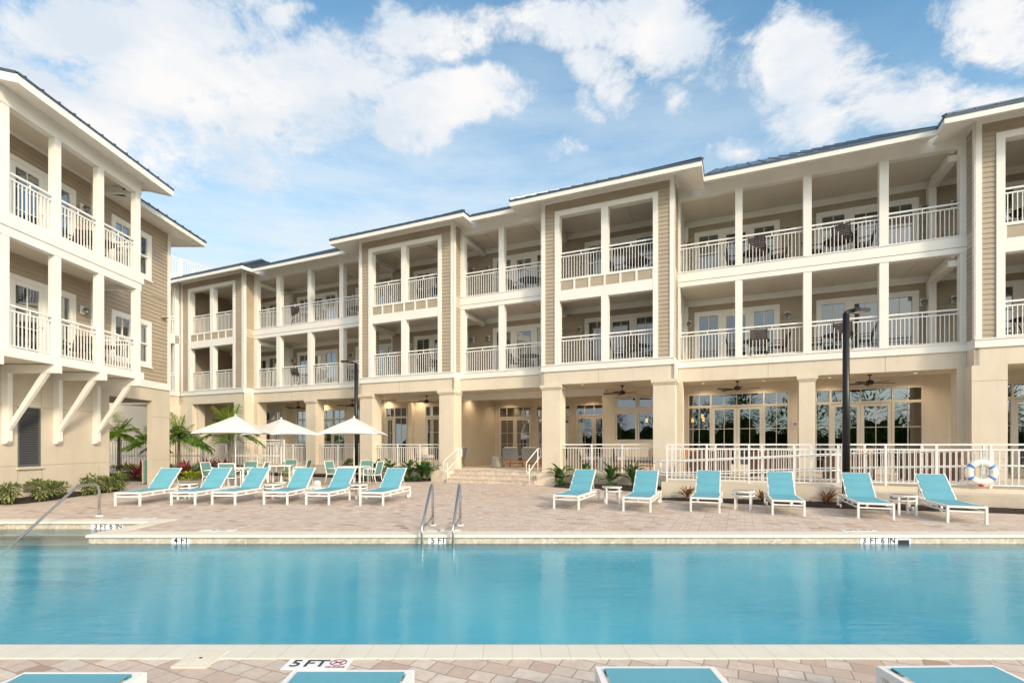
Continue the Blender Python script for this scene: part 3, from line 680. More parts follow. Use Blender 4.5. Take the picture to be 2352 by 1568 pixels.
def hip_roof(nm, a, b, t, dl=1.0, dr=1.0):
    te = t - OV; A = a - .95; B = b + .95; zr = FZ + FH + .05; W_ = (B - A) / 2; tq = te + W_; zq = zr + PITCH * W_; tb_ = 28.0; mid = (A + B) / 2
    m = MB(); ov = .03
    m.quad((A - ov, te - ov, zr), (B + ov, te - ov, zr), (mid, tq, zq)); m.quad((A - ov, te - ov, zr), (mid, tq, zq), (mid, te + dl + W_ + .6, zq), (A - ov, te + dl, zr)); m.quad((B + ov, te - ov, zr), (B + ov, te + dr, zr), (mid, te + dr + W_ + .6, zq), (mid, tq, zq))
    s_ = A + .2
    while s_ < B:
        d_ = min(s_ - A, B - s_); rib(m, (s_, te - .035, zr + .022), (s_, te + d_, zr + PITCH * d_ + .022)); s_ += .46
    t_ = te + .4
    while t_ < 26:
        d_ = min(t_ - te, W_)
        e_ = max(0, t_ - te - dr - .1)
        if e_ < d_: rib(m, (B + .035 - e_, t_, zr + .022 + PITCH * e_), (B - d_, t_, zr + PITCH * d_ + .022))
        e_ = max(0, t_ - te - dl - .1)
        if e_ < d_: rib(m, (A - .035 + e_, t_, zr + .022 + PITCH * e_), (A + d_, t_, zr + PITCH * d_ + .022))
        t_ += .46
    m.bar((A - ov, te - ov, zr + .03), (mid, tq, zq + .03), .14, .05); m.bar((B + ov, te - ov, zr + .03), (mid, tq, zq + .03), .14, .05)
    drip(m, (A - .02, te), (B + .02, te)); drip(m, (A, te + .04), (A, te + dl + .02)); drip(m, (B, te + .04), (B, te + dr + .02))
    m.build('roof', roofm, HB)
    f = MB(); fascia(f, (A - .02, te), (B + .02, te)); fascia(f, (A, te + .03), (A, te + dl)); fascia(f, (B, te + .03), (B, te + dr)); f.build('fascia', white, HB)
    sf = MB(); zi = FZ + .34; z0 = FZ + .01; i_ = .02
    sf.quad((A + i_, te + i_, z0), (B - i_, te + i_, z0), (b, t, zi), (a, t, zi)); sf.quad((A + i_, te + i_, z0), (a, t, zi), (a, t + 1.5, zi), (A + i_, te + dl + .6, z0)); sf.quad((B - i_, te + i_, z0), (B - i_, te + dr + .6, z0), (b, t + 1.5, zi), (b, t, zi))
    sf.build('soffit', white, HB)
hip_roof('B', *BAY['B'], .5, 1.1); hip_roof('C', *BAY['C'], 1.1, .5); hip_roof('S0', *BAY['S0'], .55, 2.0)
hip_roof('D', -36.5, -24.9, 19.35, 2.0, .6)

# ground floor: stucco columns, piers, walls
def stucco_col(a0, a1, t, dep, cap=True, base=0.0):
    c = MB(); c.box(a0, a1, t, t + dep, base, 3.86 if cap else 3.914); 
    if cap: c.box(a0 - .07, a1 + .07, t - .07, t + dep + .07, 3.80, 3.914); c.box(a0 - .035, a1 + .035, t - .035, t + dep + .035, 3.74, 3.80)
    c.build('porch_column', stucco, HB)
for a0, a1 in ((-7.19, -6.43), (-2.88, -2.12), (-16.39, -15.65), (-11.99, -11.25)): stucco_col(a0, a1, 18.85, .66)
stucco_col(1.85, 2.34, TR, .5); stucco_col(-20.98, -20.3, TR, .6)
stucco_col(-2.24, -1.96, TR - .02, .5, False); stucco_col(6.12, 6.42, TR - .02, .5, False); stucco_col(6.30, 7.12, 19.4, .8, False)
stucco_col(-25.19, -24.6, TR - .02, .6, False); stucco_col(-25.74, -24.9, 19.35, .7, False); stucco_col(-30.3, -29.3, 19.35, .7, False)
stucco_col(-29.5, -29.13, 19.6, .4, False); stucco_col(11.0, 11.6, 19.4, .8, False)
pb = MB(); pb.box(-11.95, -11.15, 18.15, 18.84, 0, .45); pb.build('stair_pier', stucco, HB); pb = MB(); pb.box(-7.17, -6.45, 18.2, 18.84, 0, .45); pb.build('stair_pier', stucco, HB)
gw = MB()
def gwall(a, b, t, opens, z0=.3, z1=4.03):
    cur = a
    for (o0, o1, zb, zt) in sorted(opens):
        gw.box(cur, o0, t, t + .15, z0, z1); gw.box(o0, o1, t, t + .15, zt, z1)
        if zb > .6: gw.box(o0, o1, t, t + .15, z0, zb)
        cur = o1
    gw.box(cur, b, t, t + .15, z0, z1)
TF = .5
G_OPEN = {}
gwall(-2.13, 12.0, TB, [(-2.0, 1.74, TF, 3.65), (2.19, 5.92, TF, 3.65), (7.9, 10.4, TF, 3.65)])
gwall(-5.62, -2.15, TB, [(-5.03, -2.95, 1.73, 3.65)])
gwall(-12.6, -5.5, 25.6, [(-12.35, -10.36, TF, 3.66), (-10.09, -8.13, TF, 3.66), (-7.87, -5.9, TF, 3.66)])
gwall(-17.75, -12.72, TB, [(-17.6, -16.17, TF, 3.57), (-15.04, -13.2, TF, 3.59)])
gwall(-30.2, -17.77, TB, [(-27.7, -25.5, TF, 3.58), (-24.19, -23.25, TF, 3.57), (-22.4, -20.42, TF, 3.57), (-19.75, -18.8, TF, 3.57)])
gw.box(-12.72, -12.6, 21.9, 25.75, .3, 4.03); gw.box(-5.62, -5.5, TB + .15, 25.6, .3, 4.03)
gw.box(-15.95, -15.7, TB - .28, TB - .002, .3, 4.0); gw.box(-25.1, -24.8, TB - .3, TB - .002, .3, 4.0)
gw.box(-30.3, -30.15, 19.9, 27, .3, 4.03); gw.box(11.85, 12.0, 20, 27, .3, 4.03)
gw.build('ground_wall', stucco, HB)
eb = MB(); eb.box(-12.6, -5.4, 21.75, 22.0, 3.72, 4.018); eb.build('porch_beam', white, HB); eb = MB(); eb.box(-16.4, -12.7, 21.6, 21.8, 3.82, 4.018); eb.build('porch_beam', white, HB)
def storefront(P, xs, zt, zd, zb=TF, doors=(), gmat=None, parent=None, transom=True, tr_verts=1, hz=(2.2,)):
    """xs: mullion positions, doors: indexes of the bays that are door leaves"""
    gmat = gmat or glass_d
    fr = MB(); w_ = .06
    pbox(fr, P, xs[0], xs[-1], -.06, .04, zt - w_, zt)
    for i, q in enumerate(xs):
        o0 = q if i == 0 else (q - w_ if i == len(xs) - 1 else q - w_ / 2)
        if not (i > 0 and i < len(xs) - 1 and (i - 1) in doors and i in doors): pbox(fr, P, o0, o0 + w_, -.058, .038, zb, zt - w_)
    if transom: pbox(fr, P, xs[0] + w_, xs[-1] - w_, -.056, .036, zd, zd + .07)
    pbox(fr, P, xs[0] + w_, xs[-1] - w_, -.05, .03, zb, zb + .05)
    unit = fr.build('door_frame', frame_g, HB)
    i = 0; segs = []
    while i < len(xs) - 1:
        if i in doors and (i + 1) in doors: segs.append((xs[i], xs[i + 2], 4)); i += 2
        else: segs.append((xs[i], xs[i + 1], 2)); i += 1
    if transom:
        for (q0, q1, nv) in segs:
            g = MB(); g.quad(P(q0, -.02, zd + .07), P(q1, -.02, zd + .07), P(q1, -.02, zt - w_), P(q0, -.02, zt - w_)); 
            g.build('transom_pane', gmat, unit)
            mu = MB()
            for v in range(1, nv): q = q0 + (q1 - q0) * v / nv; pbox(mu, P, q - .01, q + .01, -.03, .005, zd + .07, zt - w_)
            mu.build('muntin', white, unit)
    k = 0
    for i in range(len(xs) - 1):
        if i in doors:
            hs = 1 if ((i + 1) in doors) else -1
            door(P, xs[i] + (.004 if (i - 1) in doors else .035), xs[i + 1] - (.004 if (i + 1) in doors else .035), zb + .05, zd - .01, HB, gm=gmat, fm=frame_g, st=.11, bot=.22, horiz=hz, handle_side=hs, name='glazed_door')
        else:
            window(P, xs[i] + .05, xs[i + 1] - .05, zb + .10, zd - .03, HB, gm=gmat, fm=frame_g, horiz=hz, fw=.025)
PB = Pf(TB)
storefront(PB, [-2.0, -1.09, -.12, .85, 1.74], 3.65, 3.09, doors=(1, 2))
storefront(PB, [2.19, 3.10, 4.05, 5.02, 5.92], 3.65, 3.09, doors=(1, 2))
storefront(PB, [7.9, 8.3, 9.2, 10.0, 10.4], 3.65, 3.09, doors=(1, 2))
PE = Pf(25.6)
for a0, a1 in ((-12.35, -10.36), (-10.09, -8.13), (-7.87, -5.9)): storefront(PE, [a0, (a0 + a1) / 2, a1], 3.66, 3.03, doors=(0, 1), hz=(2.2, 1.6))
storefront(PB, [-17.6, -17.0, -16.17], 3.57, 3.0, doors=(0,), gmat=glass_d); storefront(PB, [-15.04, -14.1, -13.2], 3.59, 3.0, doors=(0, 1))
storefront(PB, [-27.7, -26.9, -25.95, -25.5], 3.58, 3.0, doors=(1,)); storefront(PB, [-24.19, -23.25], 3.57, 3.0)
storefront(PB, [-22.4, -21.34, -20.42], 3.57, 3.0, doors=(0,)); storefront(PB, [-19.75, -18.8], 3.57, 3.0)
# sliding pass-through window in the right bay
for (q0, q1) in ((-5.03, -4.12), (-4.06, -3.02)):
    window(PB, q0 + .07, q1 - .04, 3.2, 3.58, HB, gm=glass_d, fm=frame_g, vert=False); window(PB, q0 + .07, q1 - .04, 1.78, 2.9, HB, gm=glass_d, fm=frame_g, vert=False)
fill = MB(); fill.box(-5.03, -2.95, TB - .01, TB + .05, 2.95, 3.15); fill.box(-4.12, -4.06, TB - .012, TB + .05, 1.73, 3.64); fill.build('window_mullion', frame_g, HB)
jt = MB()
for (a0, a1, t) in ((6.30, 7.12, 19.4), (-25.74, -24.9, 19.35)):
    for z in (1.15, 3.45): jt.box(a0 + .002, a1 - .002, t - .004, t, z - .007, z + .007)
for q_ in (-14.1, -4.9, .9, 4.3, -22.0): t = 18.85 if -16.4 < q_ < -2.2 else TR; jt.box(q_ - .006, q_ + .006, t - .004, t, 3.92, 4.425)
jt.build('control_joint', mat('stucco_joint_line', (.40, .33, .24), .9), HB)
# terrace slab
ts = MB(); ts.box(-30.3, -25.2, 19.36, 27, .0, .44); ts.box(-25.2, -16.4, TR + .0, 27, 0, .44); ts.box(-16.4, -11.2, 18.86, 27, 0, .44); ts.box(-7.2, -2.13, 18.86, 27, 0, .44); ts.box(-2.13, 12, 17.2, 27, 0, .44)
ts.box(-11.2, -7.2, 18.86, 27, 0, .495)
ts.build('terrace_curb', stucco, HB)
tf = MB()
for (a, b, t) in ((-30.3, -25.2, 19.4), (-25.2, -16.4, TR), (-16.4, -11.2, 18.9), (-7.2, -2.13, 18.9), (-2.13, 12, 17.2)): tf.box(a, b, t, 25.6, .44, .5)
tf.build('terrace_floor', mat('terrace_stone', (.58, .48, .38), .75, nscale=2.5, namt=.15), HB)
# terrace railings between columns
for (a, b, t) in ((-15.65, -11.99, 19.15), (-6.43, -2.88, 19.15), (-24.6, -20.98, TR + .25), (-20.3, -16.4, TR + .25), (-29.13, -25.74, 19.7)):
    railing(Pf(t), a, b, .5, HB, 'terrace_railing', posts=1.15, zb=-.03)

# far wing on the left, facing right
WG = MB(); 
for zf in (L2, L3):
    pass
WG.box(-32.0, -30.35, 17.9, 19.3, 4.43, 4.69); WG.box(-32.0, -30.35, 17.9, 19.3, 7.5, 8.0); WG.box(-32.0, -30.35, 17.9, 19.3, 10.75, 11.15)
for t_ in (18.02, 19.14): WG.box(-30.6, -30.35, t_ - .12, t_ + .13, 4.7, 10.75)
WG.build('wing_balcony', white, HB)
WW = MB(); WW.box(-33.6, -33.5, 17.8, 19.4, 3.9, 11.2); WW.box(-33.6, -30.3, 19.36, 19.5, 0, 11.2); WW.box(-31.2, -30.4, 18.75, 19.35, 0, 3.9); WW.box(-33.5, -30.4, 17.9, 19.3, 3.9, 4.43); WW.build('wing_wall', stucco, HB)
for zf in (L2, L3):
    railing(Pr(-30.45), 18.15, 19.02, zf, HB)

# ------------------------------------------------------------------ stairs and ramp
sx, sy = XY(-9.2, 18.2)
ST = thing('entrance_steps', 'three wide stone steps up to the covered entrance between two columns', 'steps', (sx, sy, 0), PHI, off=(-9.2, 18.2, 0))
trav_step = mat('step_stone', (.62, .53, .44), .7, nscale=6, namt=.25)
for i in range(3):
    z = .165 * (i + 1); t_ = 18.05 + .30 * i
    q = MB(); q.box(-11.14, -7.18, t_ + .02, 18.9, .165 * i, z - .03); q.build('riser', trav_step, ST)
    q = MB(); q.box(-11.14, -7.18, t_, 18.92, z - .03, z); q.build('tread', trav_step, ST)
for i, (s_, lab) in enumerate(((-11.0, 'white looped handrail at the left side of the entrance steps'), (-7.35, 'white looped handrail at the right side of the entrance steps'))):
    bx, by = XY(s_, 17.9)
    hr = thing('stair_handrail', lab, 'handrail', (bx, by, 0), PHI, 'handrails of the entrance steps')
    q = MB(); q.tube([(0, .0, 0), (0, .0, .80)], .021, 8); q.tube([(0, .9, .45), (0, .9, 1.37)], .021, 8); q.build('post', rail_w, hr, True)
    q = MB(); q.tube([(0, -.28, .60), (0, -.3, .80), (0, -.25, .88), (0, .0, 1.0), (0, .85, 1.38), (0, .95, 1.40), (0, 1.15, 1.40), (0, 1.2, 1.36), (0, 1.2, 1.08), (0, 1.15, 1.03), (0, .92, .98), (0, 0, .52), (0, -.2, .44), (0, -.27, .48), (0, -.28, .60)], .02, 8)
    q.build('rail', rail_w, hr, True)
rx, ry = XY(2.3, 15.4)
RP = thing('access_ramp', 'cream stucco ramp with low side walls in front of the right-hand terrace', 'ramp', (rx, ry, 0), PHI, off=(2.3, 15.4, 0))
q = MB(); q.box(-2.1, 2.5, 15.3, 15.5, 0, .47); q.box(2.3, 2.5, 15.5, 16.2, 0, .47); q.box(2.3, 12, 16.2, 16.4, 0, .47); q.box(-2.1, 12, 17.0, 17.2, 0, .47); q.build('side_wall', stucco, RP)
q = MB(); q.prism([(-2.3, .02), (2.6, .33), (12, .45), (12, 0), (-2.3, 0)], lambda p_, e_: (p_[0], e_, p_[1]), 15.5, 17.0); q.build('ramp_floor', MATS['balcony_concrete'], RP)
GR = thing('ramp_railing', 'long white picket railing along the pool side of the ramp', 'railing', (*XY(2.3, 15.4), .45), PHI, 'railings of the ramp', off=(2.3, 15.4, .45))
railing(Pf(15.4), -1.95, 2.4, .5, GR, 'picket_panel', posts=1.1, end_posts=True, pitch=.12, zb=.04)
railing(Pf(16.3), 2.45, 11, .5, GR, 'picket_panel', posts=1.1, end_posts=True, pitch=.12, zb=.04)
GR2 = thing('ramp_railing', 'white picket railing along the terrace side of the ramp', 'railing', (*XY(2.3, 17.1), .45), PHI, 'railings of the ramp', off=(2.3, 17.1, .45))
railing(Pf(17.1), -2.0, 11, .5, GR2, 'picket_panel', posts=1.3, end_posts=True, pitch=.125, zb=.04)
for (tt, gp) in ((15.56, GR), (16.94, GR2)):
    q = MB()
    for (za, zb_, zc) in ((1.05, 1.30, 1.43), (.66, .90, 1.03)):
        pts = [(-2.35, tt, za - .06)] if za > 1 else [(-2.35, tt, za + .06)]
        pts += [(-2.3, tt, za), (-1.9, tt, za), (2.45, tt, zb_)]
        if tt < 16: q.tube(pts, .02, 8); q.tube([(2.5, 16.46, zb_), (6, 16.46, zc), (11, 16.46, zc)], .02, 8)
        else: q.tube(pts + [(6, tt, zc), (11, tt, zc)], .02, 8)
    q.tube([(-2.35, tt, .72), (-2.35, tt, .99)], .02, 8)
    q.build('handrail', rail_w, gp, True)

# ------------------------------------------------------------------ left building (its long side runs along the view)
LB = thing('guest_building', 'tan clapboard building with bracketed white balconies at the left edge of the pool', 'building', (-13.8, 16.5, 0), 0, off=(-13.8, 16.5, 0))
LX = -13.8; BX = -12.4; M2, M3 = 3.97, 7.25
def PX(x): return lambda a, o, z: (x + o, a, z)
P = PX(LX)
q = MB(); q.box(LX - .21, LX, 6, 14.12, 0, 3.72); q.box(LX - .21, LX, 14.12, 14.80, 0, .90); q.box(LX - .21, LX, 14.12, 14.80, 2.63, 3.72); q.box(LX - .21, LX, 14.80, 17.34, 0, 3.72)
q.box(LX - .21, LX, 17.34, 19.42, 3.24, 3.72); q.box(LX - .21, LX, 19.42, 20.38, 0, 3.72)
q.box(LX - 4.4, LX - .21, 17.14, 17.34, 0, 3.72); q.box(LX - 5.0, LX - 4.2, 17.0, 22.6, 3.24, 3.9); q.box(LX - 4.4, LX - .21, 20.2, 20.38, 3.24, 3.72)
q.build('ground_wall', stucco_l, LB); q = MB(); q.box(LX - 4.6, LX - 4.0, 21.2, 21.9, 0, 3.235); q.build('passage_pier', stucco_l, LB)
q = MB(); q.box(LX - 5, LX - .2, 17.34, 20.3, 3.73, 3.8); q.build('passage_ceiling', ceilm, LB)
q = MB()                                # scored joints in the stucco
for z in (.965, 2.635): pbox(q, P, 6, 17.33, -.001, .003, z - .008, z + .008) if z < 1 else (pbox(q, P, 6, 14.1, -.001, .003, z - .008, z + .008), pbox(q, P, 14.85, 17.33, -.001, .003, z - .008, z + .008))
for a in (14.12, 14.85, 16.9): pbox(q, P, a - .006, a + .006, -.001, .0025, 0, .88); 
for (a, z0, z1) in ((13.9, 2.65, 3.7), (14.83, 2.65, 3.7), (16.9, 2.65, 3.7), (19.42, .97, .98)): pbox(q, P, a - .006, a + .006, -.001, .0025, z0, z1)
pbox(q, P, 19.43, 20.37, -.001, .003, .958, .972); pbox(q, P, 19.43, 20.37, -.001, .003, 2.62, 2.635)
q.build('stucco_joint', mat('stucco_joint_brown', (.36, .30, .23), .9), LB)  # brown line colour of the scored joints
q = MB(); pbox(q, P, 14.08, 14.86, .0, .06, .86, .93); q.build('louver_sill', stucco_l, LB)
q = MB(); frame_ring(q, P, 14.12, 14.80, .935, 2.63, .04, -.12, .015)
for i in range(24): z = .985 + i * .067; q.quad(P(14.16, .005, z), P(14.76, .005, z), P(14.76, -.075, z + .062), P(14.16, -.075, z + .062))
q.build('louver', louverm, LB)
q = MB(); q.quad(P(14.14, -.11, .95), P(14.78, -.11, .95), P(14.78, -.11, 2.62), P(14.14, -.11, 2.62)); q.build('louver_backing', dark, LB)
q = MB(); frame_ring(q, P, 14.28, 14.71, .22, .47, .03, .0, .03); pbox(q, P, 14.31, 14.68, .0, .01, .25, .44); q.build('wall_grille', mat('bronze_grille', (.22, .19, .14), .5, .3), LB)
# upper walls
def lclap(a0, a1, z0, z1, mb): clap(mb, P, a0, a1, z0, z1); mb.box(LX - .15, LX, a0, a1, z0, z1)
q = MB()
WIN = [(17.54, 19.18)]
for zf in (M2, M3):
    zt = zf + 3.28 if zf == M2 else 10.1
    for (a0, a1) in ((8.0, 12.83), (15.97, 17.4), (19.32, 20.24)): lclap(a0, a1, zf if a0 < 16.5 else zf + .02, zt, q)
    lclap(12.83, 15.97, zf + 2.27, zt, q); lclap(17.4, 19.32, zf, zf + .52, q); lclap(17.4, 19.32, zf + 2.25, zt, q)
q.build('siding_wall', siding, LB)
q = MB(); pbox(q, P, 20.24, 20.40, -.15, .04, 3.98, 10.12); pbox(q, P, 16.56, 16.70, .0, .045, M2, 10.1); pbox(q, P, 17.02, 20.40, -.15, .045, 3.72, 3.98); pbox(q, P, 8, 20.3, .0, .06, 10.08, 10.2)
q.box(LX - 6, LX - .15, 20.24, 20.38, 3.98, 10.1)
q.build('corner_trim', white, LB)
q = MB(); q.box(LX - 6, LX - .15, 20.34, 20.42, 3.73, 10); q.build('end_wall', siding, LB)
for zf in (M2, M3):
    suite(P, 12.83, zf, LB)
    c = MB(); frame_ring(c, P, 17.4, 19.32, zf + .51, zf + 2.25, .15, .0, .045); c.build('window_casing', white, LB)
    c = MB(); pbox(c, P, 17.36, 19.36, .0, .07, zf + .48, zf + .53); c.build('window_sill', white, LB)
    for (a0, a1) in ((17.56, 18.28), (18.44, 19.16)): window(P, a0 + .03, a1 - .03, zf + .70, zf + 2.06, LB, mid=zf + 1.37, cur=True)
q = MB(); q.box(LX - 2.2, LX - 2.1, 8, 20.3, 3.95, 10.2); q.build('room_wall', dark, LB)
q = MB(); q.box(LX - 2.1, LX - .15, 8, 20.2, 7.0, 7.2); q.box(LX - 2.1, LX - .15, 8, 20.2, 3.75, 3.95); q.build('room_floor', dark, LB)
# balcony: bands, floors, columns, railings
Yn, Yf = 10.6, 17.02
q = MB(); q.box(BX - .05, BX + .02, Yn, Yf, 3.73, M2); q.box(LX, BX - .05, Yf - .06, Yf, 3.73, M2)
q.box(BX - .05, BX + .02, Yn, Yf, 6.93, M3); q.box(BX - .22, BX - .005, Yn, Yf - .08, 6.70, 6.925); q.box(LX, BX - .05, Yf - .08, Yf - .0, 6.93, M3); q.box(LX, BX - .22, Yf - .20, Yf - .08, 6.72, 6.925)
q.box(BX - .22, BX - .002, Yn, Yf - .08, 9.90, 10.36); q.box(LX, BX - .22, Yf - .2, Yf - .08, 9.92, 10.2)
q.build('balcony_band', white, LB)
q = MB(); q.box(LX, BX - .05, Yn, Yf - .06, 3.78, 3.95); q.build('balcony_floor', floorm, LB); q = MB(); q.box(LX, BX - .05, Yn, Yf - .08, 6.95, 7.23); q.build('balcony_floor', floorm, LB)
q = MB(); q.box(LX, BX - .22, Yn, Yf - .2, 6.86, 6.93); q.build('balcony_ceiling', ceilm, LB); q = MB(); q.box(LX, BX - .22, Yn, Yf - .2, 10.16, 10.22); q.build('balcony_ceiling', ceilm, LB); q = MB(); q.box(LX + .02, BX - .06, Yn, Yf - .07, 3.745, 3.779); q.build('balcony_ceiling', ceilm, LB)
ys = [10.86, 12.30, 13.735, 15.20, 16.71]
for y in ys:
    q = MB(); q.box(BX - .19, BX - .015, y, y + .2, M2 - .02, 6.70); q.build('balcony_column', white, LB); q = MB(); q.box(BX - .19, BX - .015, y, y + .2, M3, 9.91); q.build('balcony_column', white, LB)
for zf in (M2, M3):
    for y0, y1 in zip(ys, ys[1:]): railing(PX(BX - .1), y0 + .2, y1, zf, LB, posts=3, pitch=.105)
    railing(lambda a, o_, z: (a, Yf - .1 + o_, z), LX + .05, BX - .2, zf, LB)
# brackets
for i, y in enumerate((12.1, 13.68, 15.22, 16.64)):
    q = MB(); q.box(LX, BX + .12, y, y + .13, 3.50, 3.725); q.box(LX, LX + .17, y, y + .13, 1.66, 3.50)
    q.prism([(LX + .17, 1.95), (LX + .17, 2.13), (BX - .35, 3.50), (BX - .17, 3.50)], lambda p_, e_: (p_[0], e_, p_[1]), y + .015, y + .115)
    q.prism([(LX, 1.58), (LX + .1, 1.58), (LX + .17, 1.66), (LX, 1.66)], lambda p_, e_: (p_[0], e_, p_[1]), y, y + .13)
    q.build('bracket', white, LB)
# roofs of the left building
EXx = -11.8; En, Ef = 12.05, 17.6
q = MB(); za = 10.42
q.quad((EXx + .03, En - .03, za), (EXx + .03, Ef + .03, za), (EXx - 7, Ef + .03, za + 1.5), (EXx - 7, En - .03, za + 1.5))
q.bar((EXx, En, za - .01), (EXx, Ef + .02, za - .01), .08, .06); q.bar((EXx, En, za - .01), (EXx - 7, En, za + 1.49), .08, .06); q.bar((EXx, Ef, za - .01), (EXx - 7, Ef, za + 1.49), .08, .06)
y = En + .2
while y < Ef: q.bar((EXx + .04, y, za + .025), (EXx - 7, y, za + 1.525), .035, .05); y += .46
q.build('roof', roofm, LB); q = MB(); EX2 = -12.88; E2f = 21.25; zb_ = 9.85
q.quad((EX2 + .03, 16.8, zb_ + .2), (EX2 + .03, E2f + .03, zb_ + .2), (EX2 - 5, E2f - 4, zb_ + 1.5), (EX2 - 5, 16.8, zb_ + 1.5)); q.quad((EX2 + .03, E2f + .03, zb_ + .2), (EX2 - 9, E2f + .03, zb_ + .2), (EX2 - 5, E2f - 4, zb_ + 1.5))
q.bar((EX2, 16.8, zb_ + .19), (EX2, E2f + .02, zb_ + .19), .1, .06); q.bar((EX2, E2f, zb_ + .19), (EX2 - 9, E2f, zb_ + .19), .1, .06)
y = 17.0
while y < E2f: q.bar((EX2 + .05, y, zb_ + .225), (EX2 - 1, y, zb_ + .48), .035, .05); y += .46
q.build('roof', roofm, LB)
q = MB(); q.bar((EXx, En, za - .14), (EXx, Ef, za - .14), .04, .2); q.bar((EXx - .02, En, za - .14), (EXx - 7, En, za + 1.36), .04, .2); q.bar((EXx - .02, Ef, za - .14), (EXx - 7, Ef, za + 1.36), .04, .2); q.build('fascia', white, LB); q = MB()
q.bar((EX2, 16.8, zb_ + .08), (EX2, E2f, zb_ + .08), .04, .16); q.bar((EX2 - .02, E2f, zb_ + .08), (EX2 - 9, E2f, zb_ + .08), .04, .16)
q.build('fascia', white, LB)
q = MB(); q.quad((EXx - .02, En + .02, za - .21), (EXx - .02, Ef - .02, za - .21), (BX - .0, Ef - .02, za - .10), (BX - .0, En + .02, za - .10)); q.quad((BX, Yf, za - .1), (BX, Ef - .02, za - .1), (LX - 3, Ef - .02, za + .2), (LX - 3, Yf, za + .2)); q.build('soffit', white, LB); q = MB()
q.quad((EX2 - .02, 17, zb_ + .02), (EX2 - .02, E2f - .02, zb_ + .02), (LX, 20.38, zb_ + .13), (LX, 17, zb_ + .13)); q.quad((EX2 - .02, E2f - .02, zb_ + .02), (LX - 8, E2f - .02, zb_ + .02), (LX - 8, 20.38, zb_ + .13), (LX, 20.38, zb_ + .13))
q.build('soffit', white, LB)

# ------------------------------------------------------------------ sun loungers
def make_lounger():
    r = thing('sun_lounger', 'x', 'sun lounger', group='turquoise sun loungers round the pool')
    Wd, Ln, H = .66, 1.98, .345
    f = MB()
    for x in (-Wd / 2 + .02, Wd / 2 - .02):
        f.box(x - .0175, x + .0175, 0, Ln, H - .042, H); f.box(x - .014, x + .014, .05, Ln - .04, H - .125, H - .095)
        for y in (.5, .95, 1.4): f.box(x - .012, x + .012, y - .03, y + .03, H - .096, H - .049)
    f.box(-Wd / 2 + .0375, Wd / 2 - .0375, 0, .04, H - .042, H); f.box(-Wd / 2 + .04, Wd / 2 - .04, Ln - .045, Ln, H - .05, H)
    f.box(-Wd / 2 + .04, Wd / 2 - .04, .012, .035, H - .125, H - .095); f.build('frame', rail_w, r)
    for x in (-Wd / 2 + .021, Wd / 2 - .021):
        for y in (.021, Ln - .021):
            l = MB(); l.box(x - .0205, x + .0205, y - .0205, y + .0205, 0.0 if y < 1 else .035, H - .002); l.build('leg', rail_w, r)
    for x in (-Wd / 2 + .06, Wd / 2 - .06):
        wv = MB(); wv.lathe([(.02, -.014), (.05, -.016), (.055, -.008), (.055, .008), (.05, .016), (.02, .014)], n=14)
        wv.v = [(x + c, Ln - .09 + a, .055 + b) for a, b, c in wv.v]; wv.build('wheel', rail_w, r)
    hy = 1.18; ang = R(44); L = .78
    st = MB(); nx = 8
    for i in range(nx):                        # padded seat: slight sag, stitched cross seams
        y0 = .05 + (hy - .05) * i / nx; y1 = .05 + (hy - .05) * (i + 1) / nx
        z0 = H + .012 - .012 * math.sin(math.pi * i / nx); z1 = H + .012 - .012 * math.sin(math.pi * (i + 1) / nx)
        st.quad((-Wd / 2 + .045, y0, z0), (Wd / 2 - .045, y0, z0), (Wd / 2 - .045, y1, z1), (-Wd / 2 + .045, y1, z1))
    st.quad((-Wd / 2 + .045, .05, H - .02), (Wd / 2 - .045, .05, H - .02), (Wd / 2 - .045, .05, H + .012), (-Wd / 2 + .045, .05, H + .012))
    st.build('seat_sling', sling, r)
    def bp(x, d, o=0): return (x, hy + d * math.cos(ang) - o * math.sin(ang), H + d * math.sin(ang) + o * math.cos(ang))
    bs = MB(); seams = [0, .27, .52, .76]
    for d0, d1 in zip(seams, seams[1:]):
        nn = 6; prof = [(d0 + (d1 - d0) * i / nn, .006 + .020 * (1 - abs(2 * i / nn - 1) ** 6)) for i in range(nn + 1)]
        for (a, o), (b, p_) in zip(prof, prof[1:]): bs.quad(bp(-Wd / 2 + .06, a, o), bp(Wd / 2 - .06, a, o), bp(Wd / 2 - .06, b, p_), bp(-Wd / 2 + .06, b, p_))
    bs.quad(bp(-Wd / 2 + .06, 0, -.006), bp(Wd / 2 - .06, 0, -.006), bp(Wd / 2 - .06, .77, -.006), bp(-Wd / 2 + .06, .77, -.006))
    bs.build('back_sling', sling, r)
    bf = MB()
    for x in (-Wd / 2 + .05, Wd / 2 - .05): bf.bar(bp(x, -.02), bp(x, L), .028, .028)
    bf.bar(bp(-Wd / 2 + .05, L - .012, -.004), bp(Wd / 2 - .05, L - .012, -.004), .022, .022); bf.build('back_frame', rail_w, r)
    sp = MB()
    for x in (-Wd / 2 + .09, Wd / 2 - .09): sp.bar(bp(x, .52), (x, 1.72, H - .07), .016, .016)
    sp.build('support_strut', rail_w, r)
    return r
LG = make_lounger(); first = [True]
def lounger(x, y, rz, label):
    if first[0]:
        LG.location = (x, y, .004); LG.rotation_euler = (0, 0, R(rz)); LG['label'] = label; first[0] = False; return LG
    return dup(LG, (x, y, .004), R(rz), label)
